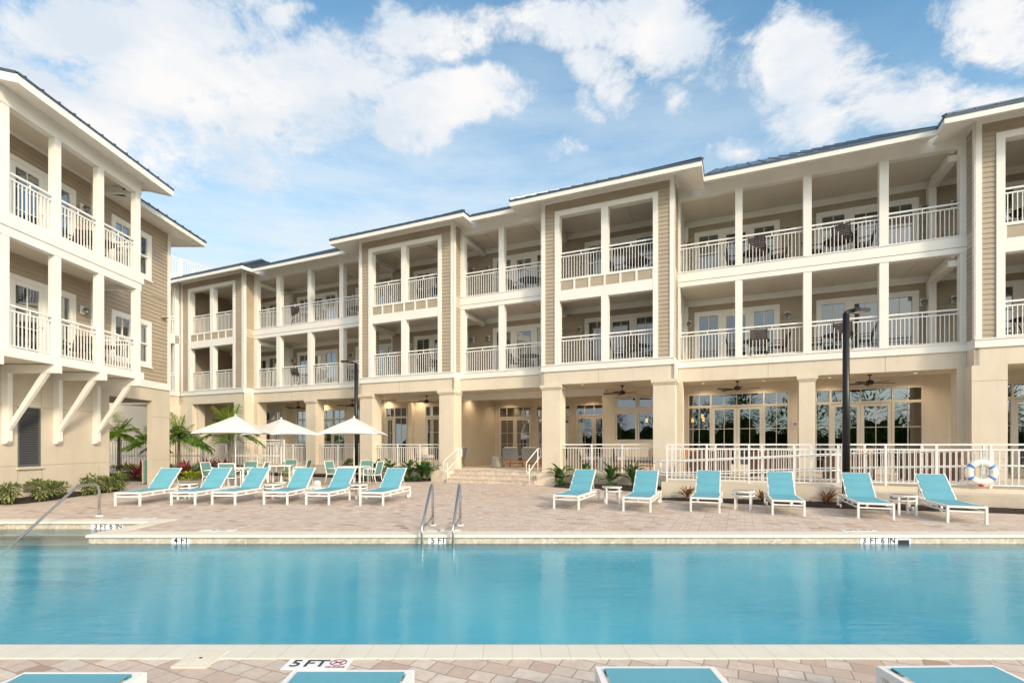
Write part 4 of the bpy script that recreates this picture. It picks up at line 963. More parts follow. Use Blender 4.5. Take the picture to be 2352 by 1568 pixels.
for (x, y, a, lab) in [
    (-9.80, 12.88, 1, 'turquoise sun lounger nearest the tan guest building across the pool'),
    (-8.50, 13.06, -1, 'turquoise sun lounger second from the tan guest building, right of the first small table'),
    (-7.48, 13.10, -4, 'turquoise sun lounger close beside another, between the two left umbrellas'),
    (-6.13, 13.10, -3, 'turquoise sun lounger in front of the white pool filter, left of it'),
    (-5.03, 13.06, -7, 'turquoise sun lounger under the third umbrella, just right of the pool filter'),
    (-3.60, 12.95, -9, 'turquoise sun lounger nearest the entrance steps on the left side'),
    (1.30, 12.18, -24, 'turquoise sun lounger just right of the entrance steps by the strap-leaf plants'),
    (2.89, 11.72, -23, 'turquoise sun lounger beside the looped end of the ramp handrail'),
    (4.44, 11.64, -24, 'turquoise sun lounger in front of the left end of the ramp wall'),
    (6.06, 11.09, -22, 'turquoise sun lounger left of the tall black lamp post by the ramp'),
    (7.60, 10.56, -22, 'turquoise sun lounger directly in front of the black lamp post at the ramp'),
    (9.02, 10.02, -20, 'turquoise sun lounger below the white life ring at far right')]:
    lounger(x, y, a, lab)
for (x, lab, a, y) in [(-2.29, 'foot end of a turquoise lounger at the near pool edge, bottom left corner', 180, 2.717), (-.857, 'foot end of a turquoise lounger right behind the 5 FT no diving tile', 180, 2.743),
                 (.786, 'foot end of a turquoise lounger at the near pool edge right of centre', 180, 2.786), (2.338, 'foot end of a turquoise lounger at the near pool edge, bottom right corner', 181.2, 2.797)]:
    lounger(x, y, a, lab)

# small round side tables
def make_side_table():
    r = thing('side_table', 'x', 'side table', group='small white side tables by the loungers')
    t = MB(); t.lathe([(.235, .415), (.255, .415), (.26, .425), (.26, .448), (.245, .45), (.0, .448)], n=28); t.build('tabletop', rail_w, r)
    q = MB()
    for i in range(9):
        x = -.2 + i * .05; h = math.sqrt(max(0, .235 ** 2 - x * x)); q.box(x - .017, x + .017, -h, h, .449, .456)
    q.build('slat', mat('smoked_slat', (.30, .24, .20), .35), r)
    t = MB(); t.lathe([(.245, .325), (.26, .325), (.26, .352), (.245, .352), (.245, .325)], n=28); t.build('apron', rail_w, r)
    for k_ in range(4):
        a = math.pi / 4 + k_ * math.pi / 2; x, y = .235 * math.cos(a), .235 * math.sin(a)
        l = MB(); l.box(x - .02, x + .02, y - .02, y + .02, 0, .42); l.build('leg', rail_w, r)
    return r
tabs = [(-9.30, 14.5, 'small white round table between the first two loungers on the left'), (-6.83, 14.45, 'small white round table left of the white pool filter'), (-4.35, 14.3, 'small white round table between the last two loungers on the left side'),
        (2.66, 13.45, 'small white round table in front of the strap-leaf plants right of the steps'), (5.60, 12.25, 'small white slatted table in front of the ramp wall'), (8.70, 11.25, 'small white slatted table between the lamp post and the life ring')]
TBL = make_side_table()
for i, (x, y, lab) in enumerate(tabs):
    if i == 0: TBL.location = (x, y, .004); TBL['label'] = lab
    else: dup(TBL, (x, y, .004), R(random.uniform(-30, 10)), lab)

# ------------------------------------------------------------------ umbrellas, dining sets
def make_umbrella():
    r = thing('market_umbrella', 'x', 'umbrella', group='white square umbrellas over the dining tables')
    S, z0, z1 = 1.09, 1.93, 2.44
    c = MB(); n = 10
    def edge(u, w):   # sagging hem between corners
        return z0 - .0 + .055 * 0
    rows = 6
    for k_ in range(4):
        a = k_ * math.pi / 2; ca, sa = math.cos(a), math.sin(a)
        def pt(u, h):      # u -1..1 along the hem, h 0 hem .. 1 top
            k2 = .24 / S; sc = 1 - h * (1 - k2)
            x = u * S * sc; y = -S * sc; sag = .05 * (1 - u * u) * (1 - h) + .045 * math.sin(math.pi * h) * (1 - u * u)
            y += .10 * (1 - u * u) * (1 - h); z = z0 + (z1 - z0) * (h ** .92) + sag
            return (x * ca - y * sa, x * sa + y * ca, z)
        for i in range(n):
            for j in range(rows):
                u0, u1 = -1 + 2 * i / n, -1 + 2 * (i + 1) / n; h0, h1 = j / rows, (j + 1) / rows
                c.quad(pt(u0, h0), pt(u1, h0), pt(u1, h1), pt(u0, h1))
    c.build('canopy', canvas, r, True)
    for k_ in range(4):
        a = k_ * math.pi / 2; ca, sa = math.cos(a), math.sin(a); sm_ = MB(); pts = []
        for j in range(7):
            h = j / 6; sc = 1 - h * (1 - .24 / S); x = S * sc; y = -S * sc; pts.append((x * ca - y * sa, x * sa + y * ca, z0 + (z1 - z0) * h ** .92 + .004))
        sm_.tube(pts, .009, 6); sm_.build('seam', creamfab, r)
    v = MB(); S2 = .36
    for k_ in range(4):
        a = k_ * math.pi / 2; ca, sa = math.cos(a), math.sin(a)
        def p2(u, h):
            sc = 1 - h; x = u * S2 * sc; y = -S2 * sc + .05 * (1 - u * u) * sc; z = 2.375 + .225 * h ** .9 + .035 * (1 - u * u) * (1 - h)
            return (x * ca - y * sa, x * sa + y * ca, z)
        for i in range(6):
            for j in range(3): v.quad(p2(-1 + i / 3, j / 3), p2(-1 + (i + 1) / 3, j / 3), p2(-1 + (i + 1) / 3, (j + 1) / 3), p2(-1 + i / 3, (j + 1) / 3))
    v.build('vent_cap', canvas, r, True)
    q = MB(); q.lathe([(.012, 2.58), (.03, 2.60), (.035, 2.63), (.02, 2.66), (.0, 2.665)], n=12); q.build('finial', rail_w, r, True)
    q = MB(); q.tube([(0, 0, .08), (0, 0, 2.59)], .021, 10); q.build('pole', rail_w, r, True)
    for k_ in range(4):
        a = math.pi / 4 + k_ * math.pi / 2
        q = MB(); q.bar((0.03 * math.cos(a), .03 * math.sin(a), 2.42), (1.5 * math.cos(a), 1.5 * math.sin(a), 1.93), .018); q.bar((.03 * math.cos(a), .03 * math.sin(a), 2.02), (.72 * math.cos(a), .72 * math.sin(a), 2.18), .014); q.build('rib', rail_w, r)
    q = MB(); q.lathe([(.26, 0), (.26, .03), (.24, .05), (.05, .07), (.035, .30), (.0, .30)], n=20); q.build('base', rail_w, r)
    return r
UM = make_umbrella()
UPOS = [(-10.0, 18.3, 14, 'large white umbrella nearest the guest building, in front of the palm'), (-9.35, 20.5, -33, 'white umbrella in the middle, set further back'), (-6.09, 19.5, 4, 'white umbrella in front of the slim black lamp post')]
for i, (x, y, a, lab) in enumerate(UPOS):
    if i == 0: UM.location = (x, y, .004); UM.rotation_euler = (0, 0, R(a)); UM['label'] = lab
    else: dup(UM, (x, y, .004), R(a), lab)
def make_table():
    r = thing('dining_table', 'x', 'table', group='white dining tables under the umbrellas')
    t = MB(); S = .46
    frame_ring(t, lambda a, o_, z: (a, z, .715 + o_), -S, S, -S, S, .05, -.03, .012)
    for i in range(11): x = -S + .085 + i * (2 * S - .17) / 10; t.box(x - .030, x + .030, -S + .05, -.03, .705, .722); t.box(x - .030, x + .030, .03, S - .05, .705, .722)
    t.build('tabletop', rail_w, r)
    for x in (-S + .06, S - .06):
        for y in (-S + .06, S - .06): l = MB(); l.box(x - .028, x + .028, y - .028, y + .028, 0, .69); l.build('leg', rail_w, r)
    return r
DT = make_table()
DPOS = [(-10.0, 18.3, 8, 'white square dining table under the umbrella nearest the guest building'), (-9.35, 20.5, 12, 'white square dining table under the middle umbrella'), (-6.09, 19.5, -6, 'white square dining table under the umbrella by the slim lamp post')]
for i, (x, y, a, lab) in enumerate(DPOS):
    if i == 0: DT.location = (x, y, .004); DT.rotation_euler = (0, 0, R(a)); DT['label'] = lab
    else: dup(DT, (x, y, .004), R(a), lab)
def make_chair():
    r = thing('patio_chair', 'x', 'chair', group='teal sling chairs at the dining tables')
    # seat faces -y; backrest at +y
    for x in (-.26, .26):
        l = MB(); l.tube([(x, -.25, 0), (x, -.24, .42), (x, -.235, .62)], .017, 7); l.build('front_leg', rail_w, r, True)
        l = MB(); l.tube([(x, .33, 0), (x, .24, .25), (x, .21, .42), (x, .27, .66), (x * .96, .335, .92)], .017, 7); l.build('rear_leg', rail_w, r, True)
        l = MB(); l.tube([(x, -.27, .62), (x, -.15, .65), (x, .05, .645), (x, .25, .62)], .02, 7); l.build('armrest', rail_w, r, True)
    f = MB(); f.bar((-.26, -.24, .41), (.26, -.24, .41), .03); f.bar((-.26, .21, .41), (.26, .21, .41), .03); f.bar((-.25, .333, .915), (.25, .333, .915), .03)
    for x in (-.25, .25): f.bar((x, -.24, .42), (x, .21, .42), .025)
    f.build('frame', rail_w, r)
    s_ = MB(); s_.box(-.24, .24, -.23, .20, .425, .435); s_.build('seat_sling', teal, r)
    b = MB(); pts = [(.215, .47), (.245, .6), (.285, .75), (.33, .905)]
    for (y0, z0), (y1, z1) in zip(pts, pts[1:]): b.quad((-.235, y0, z0), (.235, y0, z0), (.235, y1, z1), (-.235, y1, z1)); b.quad((-.235, y0 + .008, z0), (.235, y0 + .008, z0), (.235, y1 + .008, z1), (-.235, y1 + .008, z1))
    b.build('back_sling', teal, r)
    return r
CH = make_chair(); CH['x'] = 0; del CH['x']
chairs = []
names = ['umbrella nearest guest building', 'middle umbrella', 'umbrella by slim lamp post']
sides = [('on the pool side of the table', -90), ('on the building side of the table', 90), ('on the left side of the table', 180), ('on the right side of the table', 0)]
for ti, (x, y, a, _) in enumerate(DPOS):
    for (sn, da) in sides:
        if da == -90 and ti > 0: continue
        q = R(da + a + (8 if da == -90 else -6)); rad = .78
        cx, cy = x + rad * math.cos(q), y + rad * math.sin(q)
        chairs.append((cx, cy, q - math.pi / 2 + R(random.uniform(-9, 9)), 'teal chair ' + sn + ', ' + names[ti]))
for i, (x, y, a, lab) in enumerate(chairs):
    if i == 0: CH.location = (x, y, .004); CH.rotation_euler = (0, 0, a); CH['label'] = lab
    else: dup(CH, (x, y, .004), a, lab)

# ------------------------------------------------------------------ lamp posts
def lamp_post(x, y, H, yaw, label):
    r = thing('lamp_post', label, 'lamp post', (x, y, 0), R(yaw), 'black area lamp posts')
    q = MB(); q.lathe([(.15, 0), (.15, .05), (.10, .09), (.0, .09)], n=16); q.build('base', blackm, r)
    q = MB(); q.tube([(0, 0, .05), (0, 0, H)], .09, 14, .075); q.build('pole', blackm, r, True)
    q = MB(); q.tube([(0, 0, H), (0, 0, H + .05)], .05, 10); q.bar((0, 0, H + .03), (.25, 0, H + .07), .09, .05); q.build('arm', blackm, r)
    q = MB(); q.prism([(.16, -.13), (.24, -.19), (.62, -.17), (.66, -.10), (.66, .10), (.62, .17), (.24, .19), (.16, .13)], lambda p_, e_: (p_[0], p_[1], H + .05 + .05 * p_[0] + e_), 0, .07); q.build('lamp_head', blackm, r)
    q = MB(); q.quad((.28, -.11, H + .062), (.58, -.11, H + .077), (.58, .11, H + .077), (.28, .11, H + .062)); q.build('lens', mat('lamp_lens', (.45, .42, .36), .3), r)
lamp_post(-6.87, 22.3, 5.1, 176, 'slim black lamp post rising behind the umbrella left of the entrance')
lamp_post(8.42, 12.75, 4.86, 18, 'tall black lamp post standing in front of the ramp railing')

# ------------------------------------------------------------------ fans, downlights, lanterns
def make_fan():
    r = thing('ceiling_fan', 'x', 'ceiling fan', group='bronze fans under the porch ceiling')
    q = MB(); q.lathe([(.065, 0), (.07, -.03), (.03, -.07), (.0, -.07)], n=14); q.build('canopy', fanm, r, True)
    q = MB(); q.tube([(0, 0, -.05), (0, 0, -.22)], .014, 8); q.build('downrod', fanm, r)
    q = MB(); q.lathe([(.03, -.20), (.10, -.23), (.125, -.28), (.115, -.34), (.07, -.37), (.0, -.38)], n=18); q.build('motor', fanm, r, True)
    for k_ in range(5):
        a = k_ * math.tau / 5 + .3; ca, sa = math.cos(a), math.sin(a)
        def T(x, y, z): return (x * ca - y * sa, x * sa + y * ca, z)
        q = MB(); z = -.325
        q.prism([(.09, -.02), (.22, -.035), (.30, -.07), (.74, -.075), (.78, -.04), (.78, .04), (.74, .075), (.30, .07), (.22, .035), (.09, .02)], lambda p_, e_: T(p_[0], p_[1], z + p_[1] * .2 + e_), 0, .012); q.build('blade', fanm, r)
    return r
FN = make_fan()
for i, (s, t, lab) in enumerate([(-4.43, 20.9, 'bronze ceiling fan above the pass-through window right of the entrance'), (-.1, 21.1, 'bronze ceiling fan in front of the left double glass doors on the right'), (4.08, 21.0, 'bronze ceiling fan in front of the right double glass doors, right of the lamp post'),
        (-23.3, 21.6, 'bronze ceiling fan on the porch behind the umbrella nearest the guest building'), (-14.22, 21.2, 'bronze ceiling fan on the porch just left of the entrance'), (-19.3, 21.6, 'bronze ceiling fan on the porch behind the slim lamp post'), (9.2, 21.3, 'bronze ceiling fan on the porch at the far right edge')]):
    x, y = XY(s, t)
    if i == 0: FN.location = (x, y, 3.995); FN['label'] = lab
    else: dup(FN, (x, y, 3.995), R(i * 23), lab)
def make_down():
    r = thing('downlight', 'x', 'downlight', group='recessed lights in the porch ceiling')
    q = MB(); q.lathe([(.055, 0), (.055, -.006), (.085, -.008), (.09, 0.0), (.055, 0)], n=16); q.build('trim_ring', white, r)
    q = MB(); q.lathe([(.0, -.004), (.054, -.004), (.054, -.0035), (.0, -.0035)], n=16); q.build('lens', lampglow, r)
    pd = bpy.data.lights.new('porch_bulb', 'SPOT'); pd.energy = 60; pd.color = (1, .76, .48); pd.spot_size = R(150); pd.spot_blend = .8; pd.shadow_soft_size = .05
    po = bpy.data.objects.new('bulb', pd); COL.objects.link(po); po.parent = r; po.location = (0, 0, -.012)
    return r
DL = make_down()
dls = [(-12.2, 22.6, 'over the left wall of the entrance recess'), (-11.65, 25.0, 'deep in the entrance recess above the left doors'), (-5.91, 20.17, 'just right of the column right of the entrance'), (-5.97, 22.0, 'between the entrance column and the fan, further back'), (-6.98, 25.0, 'deep in the entrance recess above the right doors'),
       (-1.35, 21.7, 'left of the fan at the left double doors'), (.82, 21.7, 'right of the fan at the left double doors'), (3.01, 21.7, 'left of the black lamp post at the right double doors'), (5.51, 21.6, 'above the right end of the right double doors'), (-21.9, 22.0, 'behind the middle umbrella porch'),
       (-17.4, 22.0, 'beside the left porch column behind the third umbrella'), (-15.55, 20.43, 'front of the porch left of the entrance'), (-15.3, 21.9, 'back of the porch left of the entrance, near the fan')]
for i, (s, t, lab) in enumerate(dls):
    x, y = XY(s, t); lab = 'glowing recessed ceiling light ' + lab
    if i == 0: DL.location = (x, y, 4.0195); DL['label'] = lab
    else: dup(DL, (x, y, 4.0195), 0, lab)
def make_lantern():
    r = thing('wall_lantern', 'x', 'wall lantern', group='caged wall lanterns on the balconies')   # faces -y
    q = MB(); q.box(-.085, .085, -.03, 0, -.12, .14); q.build('backplate', white, r)
    q = MB(); q.tube([(0, -.03, .05), (0, -.10, .09), (0, -.15, .06)], .016, 8); q.lathe([(.0, .075), (.03, .07), (.10, .02), (.105, .01), (.06, .015)], (0, -.16, 0), 14); q.build('hood', galv, r, True)
    q = MB(); q.lathe([(.055, .01), (.06, -.05), (.045, -.11), (.0, -.125)], (0, -.16, 0), 10)
    for k_ in range(6):
        a = k_ * math.tau / 6; q.tube([(.065 * math.cos(a), -.16 + .065 * math.sin(a), .01), (.068 * math.cos(a), -.16 + .068 * math.sin(a), -.06), (.03 * math.cos(a), -.16 + .03 * math.sin(a), -.135)], .006, 5)
    q.build('caged_globe', galv, r, True)
    return r
LN = make_lantern(); k_l = [0]
def lantern(loc, rz, lab):
    if k_l[0] == 0: LN.location = loc; LN.rotation_euler = (0, 0, rz); LN['label'] = lab
    else: dup(LN, loc, rz, lab)
    k_l[0] += 1
LS = [(-1.93, TB, 'at the left end of the long right-hand balcony'), (1.66, TB, 'right of the first doors of the long right-hand balcony'), (2.40, TB, 'left of the second doors of the long right-hand balcony'), (5.88, TB, 'near the pilaster at the right end of the long right-hand balcony'), (6.75, TB, 'beyond the cross beam at the far right balcony'),
      (-6.38, TBm, 'left of the doors in the bay right of centre'), (-7.22, TBm, 'behind the left edge of the bay right of centre'), (-15.3, TBm, 'left of the doors in the bay left of centre'), (-11.69, TBm, 'left one of the pair on the short middle balcony'), (-10.85, TBm, 'right one of the pair on the short middle balcony'),
      (-19.9, TB, 'between the two doors of the long left-hand balcony'), (-24.32, TB, 'right of the pilaster of the long left-hand balcony'), (-25.19, TB, 'left of the pilaster of the long left-hand balcony')]
for zf, fl in ((L2, 'middle floor'), (L3, 'top floor')):
    for (s, t, lab) in LS: lantern((*XY(s, t - .027), zf + 1.87), PHI, f'caged lantern {lab}, {fl}')
for z, fl in ((5.85, 'lower balcony'), (9.12, 'upper balcony')): lantern((LX + .03, 16.2, z), R(90), f'grey caged wall lantern on the guest building, {fl}')
q = thing('floodlight', 'small tan floodlight on the end of the guest building wall', 'light', (LX + .03, 19.95, 6.62))
b = MB(); b.prism([(0, -.08), (.12, -.08), (.17, -.05), (0, .08)], lambda p_, e_: (p_[0], e_, p_[1]), -.09, .09); b.build('housing', siding, q); b = MB(); b.box(.02, .10, -.07, .07, -.085, -.08); b.build('lens', galv, q)

# ------------------------------------------------------------------ balcony furniture
def make_bchair():
    r = thing('balcony_chair', 'x', 'chair', group='dark slatted chairs on the balconies')     # faces -y
    for x in (-.26, .26):
        l = MB(); l.tube([(x, -.24, 0), (x, -.25, .45), (x, -.22, .64)], .016, 6); l.build('front_leg', blackm, r)
        l = MB(); l.tube([(x, .32, 0), (x, .23, .25), (x, .2, .43), (x, .27, .66), (x, .36, .98)], .016, 6); l.build('rear_leg', blackm, r)
        l = MB(); l.bar((x, -.25, .64), (x, .26, .66), .045, .025); l.build('armrest', lat, r)
    s_ = MB()
    for i in range(6): y = -.22 + i * .078; s_.box(-.24, .24, y, y + .062, .435, .455)
    s_.build('seat', lat, r)
    b = MB()
    for i in range(7): z = .50 + i * .068; y = .215 + (z - .45) * .27; b.bar((-.25, y, z), (.25, y, z), .018, .055)
    b.build('backrest', lat, r); return r
BC = make_bchair()
def make_btable():
    r = thing('balcony_table', 'x', 'table', group='dark round tables on the balconies')
    t = MB(); t.lathe([(.0, .69), (.47, .69), (.49, .71), (.48, .725), (.0, .725)], n=24); t.build('tabletop', lat, r)
    for k_ in range(4):
        a = k_ * math.pi / 2 + .6; l = MB(); l.tube([(.33 * math.cos(a), .33 * math.sin(a), 0), (.2 * math.cos(a), .2 * math.sin(a), .35), (.32 * math.cos(a), .32 * math.sin(a), .69)], .018, 6); l.build('leg', blackm, r)
    return r
BTb = make_btable(); nb = [0, 0]
BAL = [(.55, 20.95, 'left half of the long right-hand balcony'), (3.15, 20.95, 'right half of the long right-hand balcony'), (-3.7, 20.1, 'bay right of centre'), (-8.35, 20.4, 'short middle balcony'), (-12.9, 20.1, 'bay left of centre'),
       (-18.3, 20.95, 'right half of the long left-hand balcony'), (-21.9, 20.95, 'left half of the long left-hand balcony'), (8.1, 20.6, 'far right bay')]
for zf, fl in ((L2, 'middle floor'), (L3, 'top floor')):
    for (s, t, nm) in BAL:
        x, y = XY(s, t); lab = f'dark round table on the {fl} balcony, {nm}'
        if nb[0] == 0: BTb.location = (x, y, zf); BTb['label'] = lab
        else: dup(BTb, (x, y, zf), random.random(), lab)
        nb[0] += 1
        for (ds, dt_, a, sd_) in ((-.72, .1, 90, 'left of the table'), (.74, .05, -90, 'right of the table'), (.05, -.62, 172, 'in front of the table')):
            if sd_.startswith('in front') and nm.startswith(('short', 'right half of the long left', 'far')): continue
            x, y = XY(s + ds, t + dt_); lab = f'dark chair {sd_}, {fl}, {nm}'
            rz = PHI + R(a + random.uniform(-14, 14))
            if nb[1] == 0: BC.location = (x, y, zf); BC.rotation_euler = (0, 0, rz); BC['label'] = lab
            else: dup(BC, (x, y, zf), rz, lab)
            nb[1] += 1
for z, fl in ((M2, 'lower balcony'), (M3, 'upper balcony')):
    dup(BTb, (-13.15, 16.05, z), .3, f'dark round table on the {fl} of the guest building')
    dup(BC, (-13.15, 15.3, z), R(10), f'dark slatted chair on the {fl} of the guest building')

# ------------------------------------------------------------------ terrace furniture
def make_lchair():
    r = thing('lounge_chair', 'x', 'lounge chair', group='grey upholstered lounge chairs on the terrace')   # faces -y
    for x in (-.31, .31):
        for y in (-.30, .30): l = MB(); l.tube([(x * 1.1, y * 1.1, 0), (x * .92, y * .92, .34)], .022, 8); l.build('leg', oak, r, True)
    q = MB(); q.box(-.33, .33, -.33, .33, .17, .20); q.box(-.35, .35, -.35, .35, .30, .345); q.build('rail', oak, r)
    q = MB(); q.box(-.36, .36, -.36, .36, .345, .42); q.build('seat_base', greyfab, r)
    q = MB(); q.prism([(.30, .36), (.37, .36), (.46, .90), (.39, .90)], lambda p_, e_: (e_, p_[0], p_[1]), -.38, .38); q.build('backrest', greyfab, r)
    q = MB(); q.box(-.32, .32, -.35, .27, .421, .54); q.build('seat_cushion', creamfab, r)
    q = MB(); q.prism([(.20, .55), (.29, .55), (.38, .95), (.29, .95)], lambda p_, e_: (e_, p_[0], p_[1]), -.31, .31); q.build('back_cushion', creamfab, r)
    return r
LC = make_lchair()
for i, (s, t, a, lab) in enumerate([(-9.72, 21.75, 180, 'grey lounge chair with its back to the steps, left of a pair at the entrance'), (-8.75, 21.75, 180, 'grey lounge chair with its back to the steps, right of a pair at the entrance'),
        (-5.85, 21.0, 90, 'grey lounge chair behind the railing right of the entrance column, left one'), (-4.5, 21.4, 25, 'grey lounge chair behind the railing under the pass-through window'), (-3.6, 21.2, -70, 'grey lounge chair behind the railing beside the second column right of the entrance'),
        (-14.2, 21.0, 60, 'grey lounge chair behind the railing left of the entrance'), (-12.5, 21.1, -80, 'grey lounge chair with white cushion close to the column left of the entrance')]):
    x, y = XY(s, t)
    if i == 0: LC.location = (x, y, .505); LC.rotation_euler = (0, 0, PHI + R(a)); LC['label'] = lab
    else: dup(LC, (x, y, .505), PHI + R(a), lab)
def stump(s, t, lab, sc=1):
    x, y = XY(s, t); n = 18; q = MB(); prof = [(0, .30), (.08, .27), (.3, .245), (.46, .25), (.5, .235)]
    rows = []
    for (z, r_) in prof:
        rows.append([(r_ * (1 + .10 * math.sin(3 * k_ + s) + .06 * math.sin(7 * k_)) * math.cos(math.tau * k_ / n), r_ * (1 + .1 * math.sin(3 * k_ + s) + .06 * math.sin(7 * k_)) * math.sin(math.tau * k_ / n), z) for k_ in range(n)])
    for a, b in zip(rows, rows[1:]):
        for k_ in range(n): q.quad(a[k_], a[(k_ + 1) % n], b[(k_ + 1) % n], b[k_])
    q.quad(*rows[-1])
    o_ = q.build('stump_table', stumpm); o_.location = (x, y, .505); tag(o_, lab, 'stump table', 'weathered stump tables on the terrace')
stump(-10.55, 21.7, 'pale weathered tree stump table left of the grey chairs at the entrance'); stump(-5.1, 20.6, 'pale weathered tree stump table behind the railing between grey chairs')
def make_sofa():
    r = thing('wicker_sofa', 'x', 'sofa', group='brown wicker sofas on the right-hand terrace')   # faces -y
    q = MB(); q.box(-.62, .62, -.35, .38, .06, .36); q.build('base', wicker, r)
    q = MB(); q.prism([(.28, .36), (.38, .36), (.44, .84), (.34, .84)], lambda p_, e_: (e_, p_[0], p_[1]), -.62, .62); q.build('backrest', wicker, r)
    for x in (-.62, .52): q = MB(); q.box(x, x + .10, -.35, .30, .36, .60); q.build('arm', wicker, r)
    for x in (-.26, .26): q = MB(); q.box(x - .245, x + .245, -.33, .27, .361, .47); q.build('seat_cushion', creamfab, r)
    for x in (-.58, .58):
        for y in (-.31, .34): q = MB(); q.box(x - .03, x + .03, y - .03, y + .03, 0, .06); q.build('foot', blackm, r)
    return r
SF = make_sofa()
for i, (s, t, a, lab) in enumerate([(-.9, 18.3, 180, 'brown wicker sofa behind the ramp railing at its left end'), (.9, 18.4, 180, 'brown wicker sofa behind the ramp railing before the left double doors'), (3.0, 18.3, 180, 'brown wicker sofa behind the ramp railing at the lamp post'), (4.9, 18.2, 180, 'brown wicker sofa behind the ramp railing before the right double doors')]):
    x, y = XY(s, t)
    if i == 0: SF.location = (x, y, .505); SF.rotation_euler = (0, 0, PHI + R(a)); SF['label'] = lab
    else: dup(SF, (x, y, .505), PHI + R(a), lab)
def make_wchair():
    r = thing('wooden_chair', 'x', 'chair', group='orange wooden chairs on the right-hand terrace')
    for x in (-.22, .22):
        for y in (-.2, .22): l = MB(); l.bar((x, y, 0), (x, y, .44 if y < 0 else .9), .045); l.build('leg', oak, r)
    q = MB(); q.box(-.25, .25, -.24, .24, .44, .475); q.build('seat', oak, r)
    q = MB(); q.box(-.2, .2, .205, .235, .66, .90); q.build('backrest', oak, r); return r
WC = make_wchair()
for i, (s, t, a, lab) in enumerate([(-1.55, 19.0, 20, 'orange wooden chair behind the left end of the ramp railing'), (3.55, 19.2, 200, 'orange wooden chair right of the tall lamp post behind the railing'), (5.75, 19.0, 160, 'orange wooden chair behind the railing just left of the life ring')]):
    x, y = XY(s, t)
    if i == 0: WC.location = (x, y, .505); WC.rotation_euler = (0, 0, PHI + R(a)); WC['label'] = lab
    else: dup(WC, (x, y, .505), PHI + R(a), lab)
pend = emit_mat('pendant_glow', (1, .50, .12), 9.0)
for (s, t, z, lab) in ((-1.97, 24.3, 2.66, 'glowing amber pendant lamp inside, low one behind the left pane right of the entrance column'), (-1.55, 24.3, 2.83, 'glowing amber pendant lamp inside, high one behind the left double doors'), (-1.55, 25.0, 2.72, 'glowing amber pendant lamp inside, behind the high one'), (-4.0, 24.3, 2.70, 'glowing amber pendant lamp inside behind the pass-through window')):
    x, y = XY(s, t); r = thing('pendant_lamp', lab, 'pendant lamp', (x, y, z), 0, 'amber pendant lamps indoors'); q = MB(); q.lathe([(.0, .09), (.05, .09), (.06, -.09), (.0, -.09)], n=12); q.build('shade', pend, r); q = MB(); q.tube([(0, 0, .09), (0, 0, 4.0 - z)], .006, 5); q.build('cord', blackm, r)
for (s, t, z, lab) in ((1.93, TB - .002, 2.35, 'small beige alarm box on the wall between the two sets of double doors'), (-17.85, TB - .002, 2.35, 'small beige alarm box on the porch wall left of the entrance porch doors')):
    x, y = XY(s, t); r = thing('alarm_box', lab, 'alarm box', (x, y, z), PHI, 'alarm boxes on the porch wall'); q = MB(); q.box(-.09, .09, -.05, 0, -.11, .11); q.build('housing', MATS['ceiling_paint'], r); q = MB(); q.box(-.05, .05, -.056, -.051, -.05, .05); q.build('strobe', galv, r)

# ------------------------------------------------------------------ pool hardware
ld = thing('pool_ladder', 'stainless steel ladder with two looped rails at the far pool edge', 'ladder', (-1.26, 8.65, 0), off=(-1.26, 8.65, 0))
for x in (-1.53, -1.0):
    q = MB(); q.tube([(x, 8.6, -1.0), (x, 8.6, .06), (x, 8.615, .14), (x, 8.66, .20), (x, 9.50, .76), (x, 9.60, .80), (x, 9.69, .78), (x, 9.745, .70), (x, 9.76, .6), (x, 9.77, .0)], .024, 12); q.tube([(x, 8.62, .125), (x, 9.77, .17)], .017, 8); q.build('rail', steel, ld, True)
    q = MB(); q.lathe([(.065, .004), (.065, .015), (.05, .028), (.026, .03), (.026, .004)], (x, 9.77, .0), 16); q.build('flange', rail_w, ld)
for z in (-.22, -.48, -.74):
    q = MB(); q.box(-1.51, -1.02, 8.57, 8.65, z - .012, z + .012); q.build('tread', steel, ld)
gh = thing('pool_handrail', 'stainless steel handrail sloping down into the pool entry steps at left', 'handrail', (-9.0, 11.0, 0), off=(-9.0, 11.0, 0))
q = MB(); q.tube([(-9.0, 11.03, 0), (-9.0, 11.03, .58), (-9.0, 11.0, .66), (-9.0, 10.93, .705), (-9.0, 10.58, .715), (-9.0, 10.48, .70), (-9.0, 10.38, .64), (-9.0, 9.0, -.32), (-9.0, 8.9, -.37), (-9.0, 8.86, -.45), (-9.0, 8.86, -.78)], .025, 12); q.build('rail', steel, gh, True)
q = MB(); q.lathe([(.075, .004), (.075, .014), (.055, .028), (.027, .03), (.027, .004)], (-9.0, 11.03, 0), 16); q.build('flange', rail_w, gh)
pf = thing('pool_filter', 'white domed pool equipment canister standing on the deck between loungers', 'pool equipment', (-6.28, 16.3, .004))
q = MB(); q.lathe([(.12, 0), (.12, .22), (.10, .26), (.0, .26)], n=16); q.build('body', ringm, pf, True); q = MB(); q.lathe([(.115, .26), (.12, .30), (.10, .36), (.06, .40), (.0, .41)], n=16); q.build('dome', ringm, pf, True); q = MB(); q.box(.12, .34, -.11, .10, 0, .17); q.build('box', ringm, pf)

